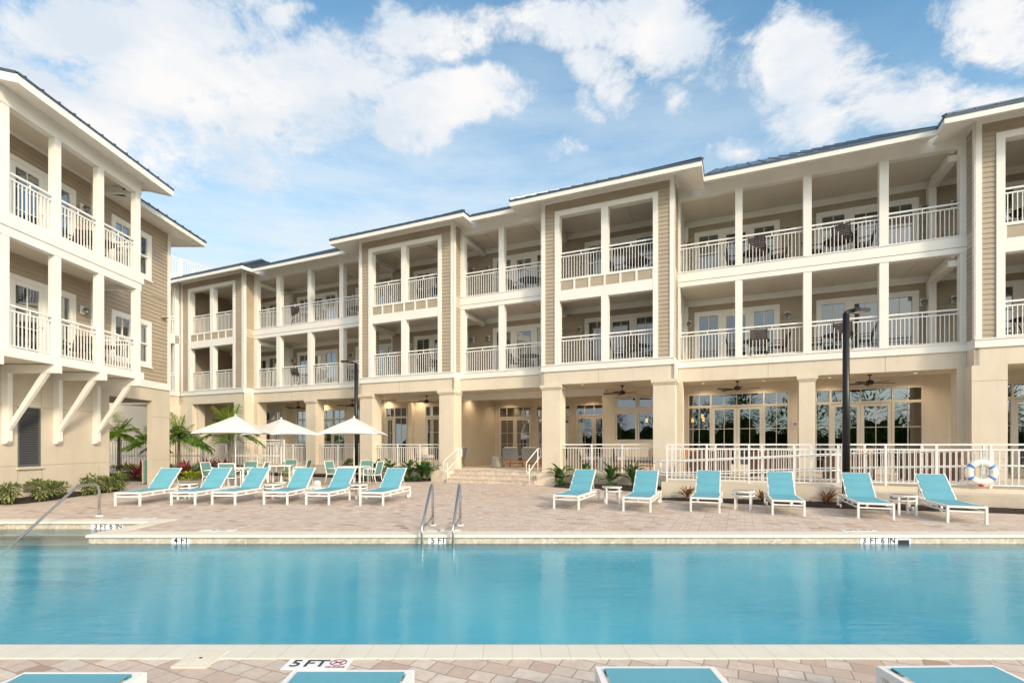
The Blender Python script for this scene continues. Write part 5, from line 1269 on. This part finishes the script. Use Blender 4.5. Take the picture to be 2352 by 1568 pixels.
# letters and tiles
def text_mesh(body, size, m, M, parent, ext=.0012, name='lettering', bold=.012, sx=1.0):
    cu = bpy.data.curves.new('t', 'FONT'); cu.body = body; cu.size = size; cu.extrude = ext; cu.align_x = 'CENTER'; cu.align_y = 'CENTER'; cu.offset = bold * size
    t = bpy.data.objects.new('t', cu); COL.objects.link(t)
    dg = bpy.context.evaluated_depsgraph_get(); me = bpy.data.meshes.new_from_object(t.evaluated_get(dg)); bpy.data.objects.remove(t)
    me.transform(Matrix.Diagonal((sx, 1, 1, 1))); me.transform(M); me.name = name; me.materials.clear(); me.materials.append(m)
    o_ = bpy.data.objects.new(name, me); COL.objects.link(o_); o_.parent = parent; return o_
def wall_marker(x, y, words, wid, label, extra=None):
    r = thing('depth_marker', label, 'depth marker', (x, y - .002, -.105), 0, 'depth marker tiles of the pool')
    q = MB(); q.box(-wid / 2, wid / 2, -.006, 0, -.085, .066); q.build('tile', glaze, r)
    n = len(words)
    for w_, px_ in words: text_mesh(w_, .14, inkm, Matrix.Translation((px_, -.0075, .012)) @ Matrix.Rotation(R(90), 4, 'X'), r, sx=.95, bold=.018)
    if extra: q = MB(); q.box(extra[0], extra[1], -.010, -.006, -.03, .035); q.build('skimmer_slot', inkm, r)
wall_marker(-5.73, PY1, [('4', -.078), ('FT', .073)], .31, 'white tile reading 4 FT on the far pool wall, left of centre')
wall_marker(-1.293, PY1, [('5', -.075), ('FT', .079)], .31, 'white tile reading 5 FT on the far pool wall behind the ladder')
wall_marker(6.33, PY1, [('3', -.243), ('FT', -.077), ('6', .077), ('IN', .23)], .62, 'white tile reading 3 FT 6 IN right side of far pool wall')
sk = MB(); sk.box(6.645, 6.89, PY1 - .006, PY1 + .0, -.19, -.045); o_ = sk.build('pool_skimmer', glaze); tag(o_, 'white framed skimmer opening right of the 3 FT 6 IN tile', 'skimmer')
sk = MB(); sk.box(6.67, 6.865, PY1 - .009, PY1 - .006, -.17, -.08); tmp = sk.build('skimmer_slot', inkm, o_)
wall_marker(-8.215, AY, [('3', -.22), ('FT', -.065), ('6', .09), ('IN', .245)], .64, 'white tile reading 3 FT 6 IN on the back wall of the step alcove')
def deck_marker(x, y, rz, wid, words, label, sign=True, dep=.165, ts=.135, z=.006):
    r = thing('deck_marker', label, 'depth marker', (x, y, z), R(rz), 'depth marker tiles of the pool')
    q = MB(); q.box(-wid / 2, wid / 2, -dep / 2, dep / 2, -.004, .003); q.build('tile', glaze, r)
    for w_, px_ in words: text_mesh(w_, ts, inkm, Matrix.Translation((px_, .0, .0045)) @ Matrix.Shear('XY', 4, (0.0, 0.0)), r, sx=1.05)
    if sign:
        c = MB(); px_ = wid / 2 - .085; n = 8
        for i in range(n):
            a0 = math.tau * (i + .5) / n; a1 = math.tau * (i + 1.5) / n
            c.bar((px_ + .058 * math.cos(a0), .018 + .048 * math.sin(a0), .0048), (px_ + .058 * math.cos(a1), .018 + .048 * math.sin(a1), .0048), .007, .002)
        c.bar((px_ - .042, -.016, .0052), (px_ + .042, .052, .0052), .006, .002); c.bar((px_ - .042, .052, .0055), (px_ + .042, -.016, .0055), .006, .002)
        c.bar((px_ - .03, .018, .005), (px_ + .03, .02, .005), .005, .002); c.build('no_diving_symbol', inkr, r)
        text_mesh('NO DIVING', .026, inkr, Matrix.Translation((px_, -.056, .0045)), r, name='small_lettering', bold=.03)
deck_marker(-1.385, 3.605, 0, .455, [('5', -.155), ('FT', -.01)], 'white deck tile reading 5 FT with red no diving symbol at the near pool edge', True, .17, .15)
for (x, y, words, lab) in ((-5.35, 9.22, [('4', .08), ('FT', -.08)], 'deck tile with 4 FT lettering above the far pool edge'), (-1.25, 9.22, [('5', .08), ('FT', -.08)], 'deck tile with 5 FT lettering behind the ladder'), (6.3, 9.22, [('3 FT', .12), ('6 IN', -.15)], 'deck tile with 3 FT 6 IN lettering near the right loungers'), (-7.9, 10.75, [('3 FT', .12), ('6 IN', -.15)], 'deck tile with 3 FT 6 IN lettering behind the step alcove')):
    deck_marker(x, y, 180, .62, words, lab, False, .15, .12, .006)
sl = thing('deck_skimmer', 'square ivory plastic skimmer lid set into the near deck at left', 'skimmer lid', (-2.265, 3.68, .006), 0)
q = MB(); q.box(-.125, .125, -.14, .15, -.004, .012); q.build('lid', MATS['ivory_coping_plain'], sl)
q = MB()
for i in range(11): x = -.1 + i * .02; q.box(x - .004, x + .004, -.11, .12, .012, .0145)
q.build('ridge', MATS['ivory_coping_plain'], sl); q = MB(); q.lathe([(.0, .0155), (.012, .0155), (.012, .012)], n=10); q.build('finger_hole', inkm, sl)

# life ring hung on the ramp railing
lx, ly = XY(5.45, 16.19)
lr = thing('life_ring', 'white life ring with blue bands and rope hanging on the ramp railing', 'life ring', (lx, ly, .88), PHI); lr.scale = (.84, .84, .84)
def torus(mb, Rr, r, a0, a1, n=24, m_=12, yo=0.0):
    base = len(mb.v)
    for i in range(n + 1):
        a = a0 + (a1 - a0) * i / n
        for j in range(m_):
            b = math.tau * j / m_; rr = Rr + r * math.cos(b) * 1.15; mb.v.append((rr * math.cos(a), yo + r * .75 * math.sin(b), rr * math.sin(a)))
    for i in range(n):
        for j in range(m_): mb.f.append((base + i * m_ + j, base + i * m_ + (j + 1) % m_, base + (i + 1) * m_ + (j + 1) % m_, base + (i + 1) * m_ + j))
q = MB(); torus(q, .285, .085, 0, math.tau, 48, 14); q.build('ring', ringm, lr, True)
for a in (35, 145, 215, 325):
    q = MB(); torus(q, .285, .0885, R(a - 7), R(a + 7), 4, 14); q.build('band', bluem, lr, True)
q = MB(); q.tube([(.40 * math.cos(t_), -.03, .42 * math.sin(t_)) for t_ in [math.tau * i / 24 for i in range(25)]], .007, 6)
for k_ in range(5): q.tube([(-.03 + .016 * k_, -.05, .18), (-.045 + .02 * k_, -.075, .02 - .01 * k_), (-.03 + .03 * k_, -.06, -.12 - .03 * (k_ % 3))], .008, 6)
q.tube([(0, -.04, .28), (-.01, -.06, .19), (-.04, -.08, .10), (.02, -.08, .08), (.03, -.06, .16), (-.02, -.05, .2)], .014, 6); q.build('rope', ropem, lr, True)
q = MB(); q.lathe([(.0, -.42), (.055, -.41), (.07, -.36), (.0, -.355)], (-.02, -.05, 0), 12); q.build('float', redm, lr, True)
q = MB(); q.box(-.02, .02, .02, .06, -.40, .62); q.box(-.10, .10, .0, .03, .18, .22); q.build('hanger', rail_w, lr)
# waste bin
tb = thing('waste_bin', 'tall teal panelled waste bin beside the passage column of the guest building', 'bin', (-14.62, 20.75, .0), R(6))
q = MB(); q.box(-.31, .31, -.29, .29, .03, .92); q.build('body', binm, tb); q = MB()
for z in (.0, .32, .62, .90): q.box(-.325, .325, -.305, .305, z + .03, z + .045)
for x in (-.32, .32):
    for y in (-.30, .30): q.box(x - .015, x + .015, y - .015, y + .015, 0, .94)
q.build('frame', MATS['cream_cushion'], tb)

# ------------------------------------------------------------------ planting
def leaf(mb, base, d, ln, wd, droop=.3, fold=.0, segs=2):
    """one leaf blade from base along d"""
    d = Vector(d).normalized(); side = d.cross(Vector((0, 0, 1)))
    if side.length < .05: side = Vector((1, 0, 0))
    side.normalize(); p = Vector(base); pts = []
    for i in range(segs + 1):
        u = i / segs; wv = wd * (math.sin(math.pi * (.12 + .88 * u) ** .8) if i < segs else 0.02)
        q_ = p + d * ln * u + Vector((0, 0, -droop * ln * u * u)); pts.append((q_ - side * wv / 2, q_ + side * wv / 2))
    for a, b in zip(pts, pts[1:]): mb.v += [tuple(a[0]), tuple(a[1]), tuple(b[1]), tuple(b[0])]; 
    n = len(mb.v) - 4 * segs
    for i in range(segs):
        if i: pass
        mb.f.append((n + 4 * i, n + 4 * i + 1, n + 4 * i + 2, n + 4 * i + 3))
class LM(MB):
    """leaf mesh: segments of one leaf share vertices so that each leaf is one island"""
    def blade(s, base, d, ln, wd, droop=.3, segs=3, taper=.8):
        d = Vector(d).normalized(); side = d.cross(Vector((0, 0, 1)))
        if side.length < .08: side = Vector((random.uniform(-1, 1), random.uniform(-1, 1), 0))
        side.normalize(); side = (side + Vector((0, 0, random.uniform(-.35, .35)))).normalized(); p = Vector(base); i0 = len(s.v)
        for i in range(segs + 1):
            u = i / segs; wv = wd * math.sin(math.pi * (.10 + .89 * u ** taper)) * .5
            q_ = p + d * ln * u + Vector((0, 0, -droop * ln * u * u)); s.v += [tuple(q_ - side * wv), tuple(q_ + side * wv)]
        for i in range(segs): s.f.append((i0 + 2 * i, i0 + 2 * i + 1, i0 + 2 * i + 3, i0 + 2 * i + 2))
def rdir(up=0.0):
    while True:
        v = Vector((random.uniform(-1, 1), random.uniform(-1, 1), random.uniform(-1, 1)))
        if .1 < v.length < 1: v.normalize(); v.z += up; return v.normalized()
def shrub(x, y, z, r, h, m, label, n=420, ls=.11, lw=.05, name='shrub', cat='shrub', group=None, up=.35, stems=6):
    t = thing(name, label, cat, (x, y, z), 0, group); lm = LM(); sm = MB()
    for k_ in range(stems):
        a = random.uniform(0, math.tau); sm.tube([(0, 0, -.02), (.3 * r * math.cos(a), .3 * r * math.sin(a), h * .4), (.7 * r * math.cos(a), .7 * r * math.sin(a), h * random.uniform(.6, .85))], .010, 5, .005)
    lobes = [(random.uniform(-.5, .5) * r, random.uniform(-.5, .5) * r, random.uniform(.35, .72) * h, random.uniform(.4, .62)) for _ in range(7)]
    for i in range(n):
        cx, cy, cz, lr_ = random.choice(lobes); d = rdir(.25); rr = random.uniform(.55, 1.0) ** .5 * lr_
        b = (cx + d.x * rr * r, cy + d.y * rr * r, max(.02, cz + d.z * rr * h * .55))
        lm.blade(b, (d + Vector((0, 0, up))), ls * random.uniform(.7, 1.3), lw * random.uniform(.8, 1.2), .35, 2)
    sm.build('stem', bark, t); lm.build('foliage', m, t, recalc=False)
    return t
def rosette(x, y, z, m, label, n=40, ln=.5, wd=.06, name='strap_plant', cat='plant', group=None, up=.9, spread=.06, droop=.55):
    t = thing(name, label, cat, (x, y, z), 0, group); lm = LM(); sm = MB(); sm.tube([(0, 0, -.03), (0, 0, ln * .18)], .025, 6, .015)
    for i in range(n):
        a = random.uniform(0, math.tau); e_ = random.uniform(.25, 1.0) ** .8 * up; l_ = ln * random.uniform(.65, 1.1)
        lm.blade((spread * math.cos(a) * random.random(), spread * math.sin(a) * random.random(), random.uniform(0, ln * .25)), (math.cos(a) * (1.15 - e_), math.sin(a) * (1.15 - e_), e_), l_, wd * random.uniform(.7, 1.2), droop * random.uniform(.4, 1.1), 4)
    sm.build('stem', bark, t); lm.build('leaves', m, t, recalc=False); return t
def big_leaf(x, y, z, m, label, n=26, ln=.38, wd=.14, h=.55, name='broadleaf_plant', cat='plant', group=None):
    t = thing(name, label, cat, (x, y, z), 0, group); lm = LM(); sm = MB()
    for i in range(n):
        a = random.uniform(0, math.tau); tilt = random.uniform(.1, .75); hh = h * random.uniform(.35, .95)
        tip = (tilt * hh * .7 * math.cos(a), tilt * hh * .7 * math.sin(a), hh * (1 - .3 * tilt)); sm.tube([(0, 0, 0), (tip[0] * .35, tip[1] * .35, tip[2] * .55), tip], .007, 5)
        lm.blade(tip, (math.cos(a) * (.35 + tilt), math.sin(a) * (.35 + tilt), 1.05 - tilt), ln * random.uniform(.7, 1.15), wd * random.uniform(.75, 1.2), .35, 4, .75)
    sm.build('stem', L_green, t); lm.build('leaves', m, t, recalc=False); return t
def palm(x, y, z, H, label, n=18, fl=1.7, m=None, m2=None, lean=0):
    t = thing('palm_tree', label, 'palm tree', (x, y, z), 0, 'young palms by the left wing'); tr_ = MB()
    pts = [(lean * (u ** 2), 0, H * u) for u in [i / 6 for i in range(7)]]; tr_.tube(pts, .085, 9, .055); tr_.build('trunk', bark, t, True)
    top = Vector(pts[-1])
    for part, (i0, i1), mm in (('crown', (0, n), m or L_palm), ('new_fronds', (n, n + 8), m2 or L_palm_y)):
        lm = LM()
        for i in range(i0, i1):
            a = i * 2.4 + random.uniform(-.2, .2); el = random.uniform(-.05, 1.0) if i < n else random.uniform(.75, 1.45)
            L_ = fl * random.uniform(.7, 1.05) * (1 if i < n else 1.0); d = Vector((math.cos(a) * math.cos(el), math.sin(a) * math.cos(el), math.sin(el)))
            pr = []; K = 16
            for j in range(K + 1):
                u = j / K; pr.append(top + d * L_ * u + Vector((0, 0, -(.55 if i < n else .28) * L_ * u * u * (1 - .25 * math.sin(el)))))
            for j in range(K):
                p_ = pr[j]; tg = (pr[min(j + 1, K)] - pr[max(j - 1, 0)]).normalized(); sd_ = tg.cross(Vector((0, 0, 1))).normalized()
                i0_ = len(lm.v); w_ = .014 * (1 - j / K) + .004; lm.v += [tuple(p_ - sd_ * w_), tuple(p_ + sd_ * w_), tuple(pr[j + 1] + sd_ * w_), tuple(pr[j + 1] - sd_ * w_)]; lm.f.append((i0_, i0_ + 1, i0_ + 2, i0_ + 3))
                if j < 2: continue
                ll = .52 * L_ / 1.7 * math.sin(math.pi * (.18 + .80 * j / K)) ** .7
                for sg in (-1, 1):
                    for q_ in range(3): lm.blade(p_ + tg * q_ * L_ / K / 3, sd_ * sg + tg * .55 + Vector((0, 0, random.uniform(-.15, .35))), ll * random.uniform(.85, 1.1), .038, .5, 2)
        lm.build(part, mm, t, recalc=False)
    return t
# mulch beds: low mounds with chips
def mulch_bed(poly, name='mulch_bed', h=.08):
    n = len(poly); cx = sum(p_[0] for p_ in poly) / n; cy = sum(p_[1] for p_ in poly) / n; q = MB(); rings = []
    for f_, z in ((1.0, .004), (.93, h * .6), (.75, h), (.4, h * 1.1)): rings.append([(cx + (x - cx) * f_ + random.uniform(-.02, .02) * (f_ < 1), cy + (y - cy) * f_ + random.uniform(-.02, .02) * (f_ < 1), z + random.uniform(-.012, .012) * (f_ < 1)) for x, y in poly])
    for a, b in zip(rings, rings[1:]):
        for k_ in range(n): q.quad(a[k_], a[(k_ + 1) % n], b[(k_ + 1) % n], b[k_])
    q.quad(*rings[-1])
    def inside(x, y):
        c = False
        for k_ in range(n):
            (x1, y1), (x2, y2) = poly[k_], poly[k_ - 1]
            if (y1 > y) != (y2 > y) and x < (x2 - x1) * (y - y1) / (y2 - y1) + x1: c = not c
        return c
    xs = [p_[0] for p_ in poly]; ys_ = [p_[1] for p_ in poly]; area = (max(xs) - min(xs)) * (max(ys_) - min(ys_)); cnt = 0
    while cnt < min(1500, area * 90):
        x, y = random.uniform(min(xs), max(xs)), random.uniform(min(ys_), max(ys_)); cnt += 1
        if inside(x, y):
            a = random.uniform(0, math.pi); l_ = random.uniform(.02, .05); dx, dy = math.cos(a) * l_, math.sin(a) * l_; z = h * .9 + random.uniform(0, .025); ex, ey = -dy * .35, dx * .35
            q.quad((x - dx, y - dy, z), (x + ex, y + ey, z + .012), (x + dx, y + dy, z + random.uniform(-.01, .02)), (x - ex, y - ey, z + .004))
    return tag(q.build(name, mulch), kind='structure')
def dense(poly, step=.5):
    out = []
    for (a, b) in zip(poly, poly[1:] + poly[:1]):
        L_ = math.dist(a, b); m_ = max(1, int(L_ / step))
        for i in range(m_): out.append((a[0] + (b[0] - a[0]) * i / m_, a[1] + (b[1] - a[1]) * i / m_))
    return out
def FW(*pts): return [XY(s, t) for s, t in pts]
mulch_bed(dense([(-13.79, 11.5), (-13.4, 13.2), (-12.9, 13.3), (-12.95, 14.4), (-13.15, 15.7), (-13.2, 16.9), (-13.35, 17.25), (-13.79, 17.3)]))
mulch_bed(dense(FW((-6.6, 18.83), (-6.3, 17.6), (-5.6, 17.25), (-4.2, 17.3), (-3.2, 17.0), (-2.2, 16.2), (-2.15, 17.0), (-2.2, 18.83))))
mulch_bed(dense(FW((-2.15, 15.29), (-2.0, 14.75), (.3, 14.62), (2.5, 14.55), (4.6, 15.0), (7, 15.2), (11, 15.4), (11, 16.19), (2.55, 16.19), (2.5, 15.29))))
mulch_bed(dense(FW((-16.3, 18.83), (-16.2, 17.4), (-14.8, 16.9), (-13.2, 17.2), (-12.2, 17.7), (-12.0, 18.83))))
mulch_bed(dense(FW((-30.2, 19.33), (-30.2, 14.5), (-27.6, 14.3), (-26.0, 15.4), (-24.4, 17.0), (-23.6, 18.6), (-20.0, 18.7), (-16.6, 18.3), (-16.6, 19.9), (-24.6, 19.9), (-24.7, 19.33))))
mulch_bed([(-19.5, 21.9), (-14.9, 21.3), (-14.6, 24.5), (-17, 26.6), (-22, 26.4)])
# variegated shrubs along the guest building
for i, (x, y, r, h) in enumerate([(-13.05, 13.05, .42, .56), (-12.9, 13.85, .40, .62), (-13.1, 14.7, .38, .52), (-13.05, 15.5, .42, .66), (-13.15, 16.35, .40, .56), (-13.3, 17.0, .40, .64)]):
    shrub(x, y, .07, r * .8, h * .85, L_varieg, ['low variegated shrub below the wall grille of the guest building', 'variegated shrub just right of the wall grille', 'variegated shrub below the second bracket', 'variegated shrub behind the bend of the pool handrail', 'variegated shrub second from the corner of the guest building', 'variegated shrub at the corner by the passage'][i], 420, .13, .05, 'variegated_shrub', 'shrub', 'variegated shrubs along the guest building wall')
# strap-leaf plants by the entrance, both sides
for i, (s, t, h) in enumerate([(-14.9, 18.2, .78), (-14.3, 18.4, .72), (-13.1, 18.2, .78), (-12.6, 18.4, .72), (-12.05, 18.0, .82)]):
    x, y = XY(s, t); big_leaf(x, y, .07, L_green, ['dark broad-leaved plant left of the railing bed, by the lamp post side', 'dark broad-leaved plant second in the bed left of the steps', 'dark broad-leaved plant in the middle of the bed left of the steps', 'dark broad-leaved plant fourth in the bed left of the steps', 'tall broad-leaved plant nearest the steps on the left'][i], 44, .46, .14, h, group='broad-leaved plants by the entrance')
for i, (s, t, h) in enumerate([(-6.2, 18.3, .74), (-5.3, 18.35, .72), (-4.3, 18.2, .74), (-3.5, 18.3, .78)]):
    x, y = XY(s, t); big_leaf(x, y, .07, L_green, ['broad-leaved plant against the column right of the steps', 'broad-leaved plant behind the first lounger right of the steps', 'broad-leaved plant above the first small table right of the steps', 'broad-leaved plant at the right end of the bed right of the steps'][i], 44, .46, .14, h, group='broad-leaved plants by the entrance')
for i, (s, t) in enumerate([(-14.8, 17.5), (-12.9, 17.5), (-12.5, 17.8), (-6.05, 17.75), (-5.1, 17.6), (-4.1, 17.6), (-3.2, 17.5)]):
    x, y = XY(s, t); rosette(x, y, .06, L_green, f'low grassy green clump, number {i + 1} from the left, at the front of the entrance beds', 90, .42, .028, 'grass_clump', 'plant', 'grassy clumps at the entrance beds', .85, .16, .8)
# rusty bromeliads along the ramp wall
for i, (s, t, m, h) in enumerate([(-1.35, 14.98, L_rust, .5), (.55, 14.98, L_rust, .42), (2.0, 14.95, L_rust, .52), (4.3, 15.75, L_bronze, .5), (6.45, 15.8, L_bronze, .42), (-2.0, 15.6, L_rust, .35)]):
    x, y = XY(s, t); rosette(x, y, .07, m, ['rusty red bromeliad at the left end of the ramp wall', 'rusty red plant tips behind the slatted table at the ramp', 'rusty bromeliad left of the tall lamp post', 'bronze bromeliad right of the tall lamp post', 'bronze bromeliad below the life ring', 'small rusty plant beside the looped ramp handrail'][i], 34, h, .05, 'bromeliad', 'plant', 'rusty bromeliads along the ramp', .95, .08, .5)
# left courtyard: cordylines, crotons, ground cover, palms
for i, (x, y, h) in enumerate([(-15.9, 24.6, .95), (-15.1, 25.1, 1.0), (-14.5, 25.4, .95), (-15.5, 23.9, .8), (-16.0, 21.9, .95)]):
    rosette(x, y, .05, L_red, ['crimson cordyline at the left of the courtyard bed', 'tall crimson cordyline in the middle of the courtyard bed', 'crimson cordyline left of the first umbrella pole', 'low crimson cordyline at the front of the courtyard bed', 'crimson cordyline inside the passage of the guest building'][i], 60, h, .11, 'cordyline', 'plant', 'crimson cordylines', .95, .12, .4)
for i, (x, y, r, h, m) in enumerate([(-16.6, 23.3, .8, .75, L_bronze), (-15.6, 22.9, .7, .6, L_green), (-14.6, 23.6, .8, .6, L_green), (-13.5, 24.2, .8, .6, L_bronze), (-17.4, 22.9, .7, .8, L_croton), (-14.9, 21.7, .45, .5, L_croton), (-13.9, 22.3, .55, .34, L_yellow), (-12.8, 22.7, .6, .32, L_yellow), (-11.7, 23.5, .55, .34, L_yellow), (-15.6, 21.9, .5, .45, L_yellow), (-10.9, 24.6, .5, .75, L_yellow), (-8.4, 25.6, .42, .8, L_varieg), (-6.9, 25.2, .4, .6, L_varieg), (-16.9, 22.6, .55, .6, L_yellow)]):
    shrub(x, y, .05, r, h, m, ['bronze leaved shrub at the left of the courtyard bed', 'green shrub at the front left of the courtyard bed', 'green shrub in front of the crimson cordylines', 'bronze leaved shrub right of the cordylines', 'croton shrub deep in the passage', 'orange croton just behind the first lounger', 'yellow-green ground cover patch behind the first lounger', 'yellow-green ground cover patch left of the first dining table', 'yellow-green ground cover patch behind the first dining table', 'yellow-green patch beside the passage column', 'yellow-green shrub behind the first umbrella pole', 'light green shrub beside the porch column left of the lamp post', 'light green shrub at the foot of the porch railing by the lamp post', 'yellow shrub inside the passage'][i], 380, .15, .055, 'shrub', 'shrub', 'shrubs of the courtyard bed')
palm(-16.2, 24.6, 0, 1.9, 'young palm half hidden by the passage column of the guest building', 22, 1.6)
palm(-14.3, 25.6, 0, 2.3, 'young palm with bright new fronds behind the first umbrella', 22, 1.7)
palm(-19.9, 25.6, 0, 2.1, 'sunlit palm seen through the passage of the guest building', 16, 1.4, L_palm_y, L_palm_y)
palm(-18.6, 25.9, 0, 1.7, 'second palm further back in the passage view', 14, 1.3, L_palm_y, L_palm_y)
fn = thing('garden_fence', 'white picket fence seen through the passage of the guest building', 'fence', (-20, 26.4, 0), R(2), off=(0, 0, 0))
def Pg(a, o_, z): return (a, -o_, z)
railing(Pg, -6, 8, .0, fn, 'fence_panel', h=1.8, posts=1.4, end_posts=True, pitch=.14); q = MB(); q.box(-6, 8, -.02, .02, .95, 1.0); q.build('fence_rail', rail_w, fn)
gb = MB(); gb.box(-44, -22, 37, 39, 0, 5.5); gbo = gb.build('white_outbuilding', stucco); tag(gbo, 'pale building glimpsed beyond the fence through the passage', 'building')
# roof terrace railing above the left wing
rt = thing('roof_railing', 'white railing of the roof terrace above the far left wing', 'railing', (*XY(-33.0, 21), 12.3), PHI, off=(-33, 21, 12.3))
railing(Pr(-33.0), 18.0, 21.0, 12.4, rt, 'railing_panel', h=1.15, posts=1.5, end_posts=True, pitch=.16, post_w=.16); railing(Pr(-33.0), 21.0, 24.5, 12.4, rt, 'railing_panel', h=1.15, posts=3.4, end_posts=True, pitch=.16, post_w=.1)
q = MB(); q.box(-34, -32.9, 17.5, 25, 10.9, 12.38); q.build('terrace_edge', white, rt)

# wood behind the viewer, seen only mirrored in the glass and the pool
lm = LM()
for i in range(90):
    x = -80 + i * 1.85 + random.uniform(-2, 2); y = -30 + random.uniform(-9, 6); H = random.uniform(4.2, 8.0); r = random.uniform(1.8, 3.0)
    for j in range(240): lm.blade((x + random.uniform(-2, 2), y + random.uniform(-2, 2), random.uniform(0, 3.2)), rdir(.3), random.uniform(.6, 1.1), .6, .3, 1)
    for j in range(430):
        d = rdir(.1); rr = random.uniform(.6, 1.0) * r; c = Vector((x, y, max(.3, H - r))); lm.blade(c + Vector((d.x * rr, d.y * rr, d.z * rr * random.choice((1.0, 1.5)))), d + Vector((0, 0, .2)), random.uniform(.6, 1.1), .55, .3, 1)
hg = LM(); nx_, nz_ = 240, 10; rows = []
for j in range(nz_ + 1):
    f_ = j / nz_; row = []
    for i in range(nx_ + 1):
        x = -110 + 220 * i / nx_; top = 3.6 + .9 * math.sin(x * .31) + .7 * math.sin(x * .83 + 1) + .5 * math.sin(x * 1.9 + 2); row.append((x + random.uniform(-.3, .3), -29 - 3.5 * f_ ** 1.5 + random.uniform(-.5, .5), top * f_ + random.uniform(-.15, .25) * (j > 0)))
    rows.append(row)
for a, b in zip(rows, rows[1:]):
    for i in range(nx_): hg.quad(a[i], a[i + 1], b[i + 1], b[i])
hgo = hg.build('distant_hedge', mat('dark_hedge', (.045, .07, .022), 1.0, nscale=1.6, namt=.7, spec=.02), recalc=False); tag(hgo, 'dark undergrowth below the tree belt behind the pool, mirrored in the glass', 'hedge', kind='stuff')
wd = lm.build('distant_wood', L_dark, recalc=False); tag(wd, 'dark tree belt across the lawn behind the pool, mirrored in the glass doors', 'wood', kind='stuff')
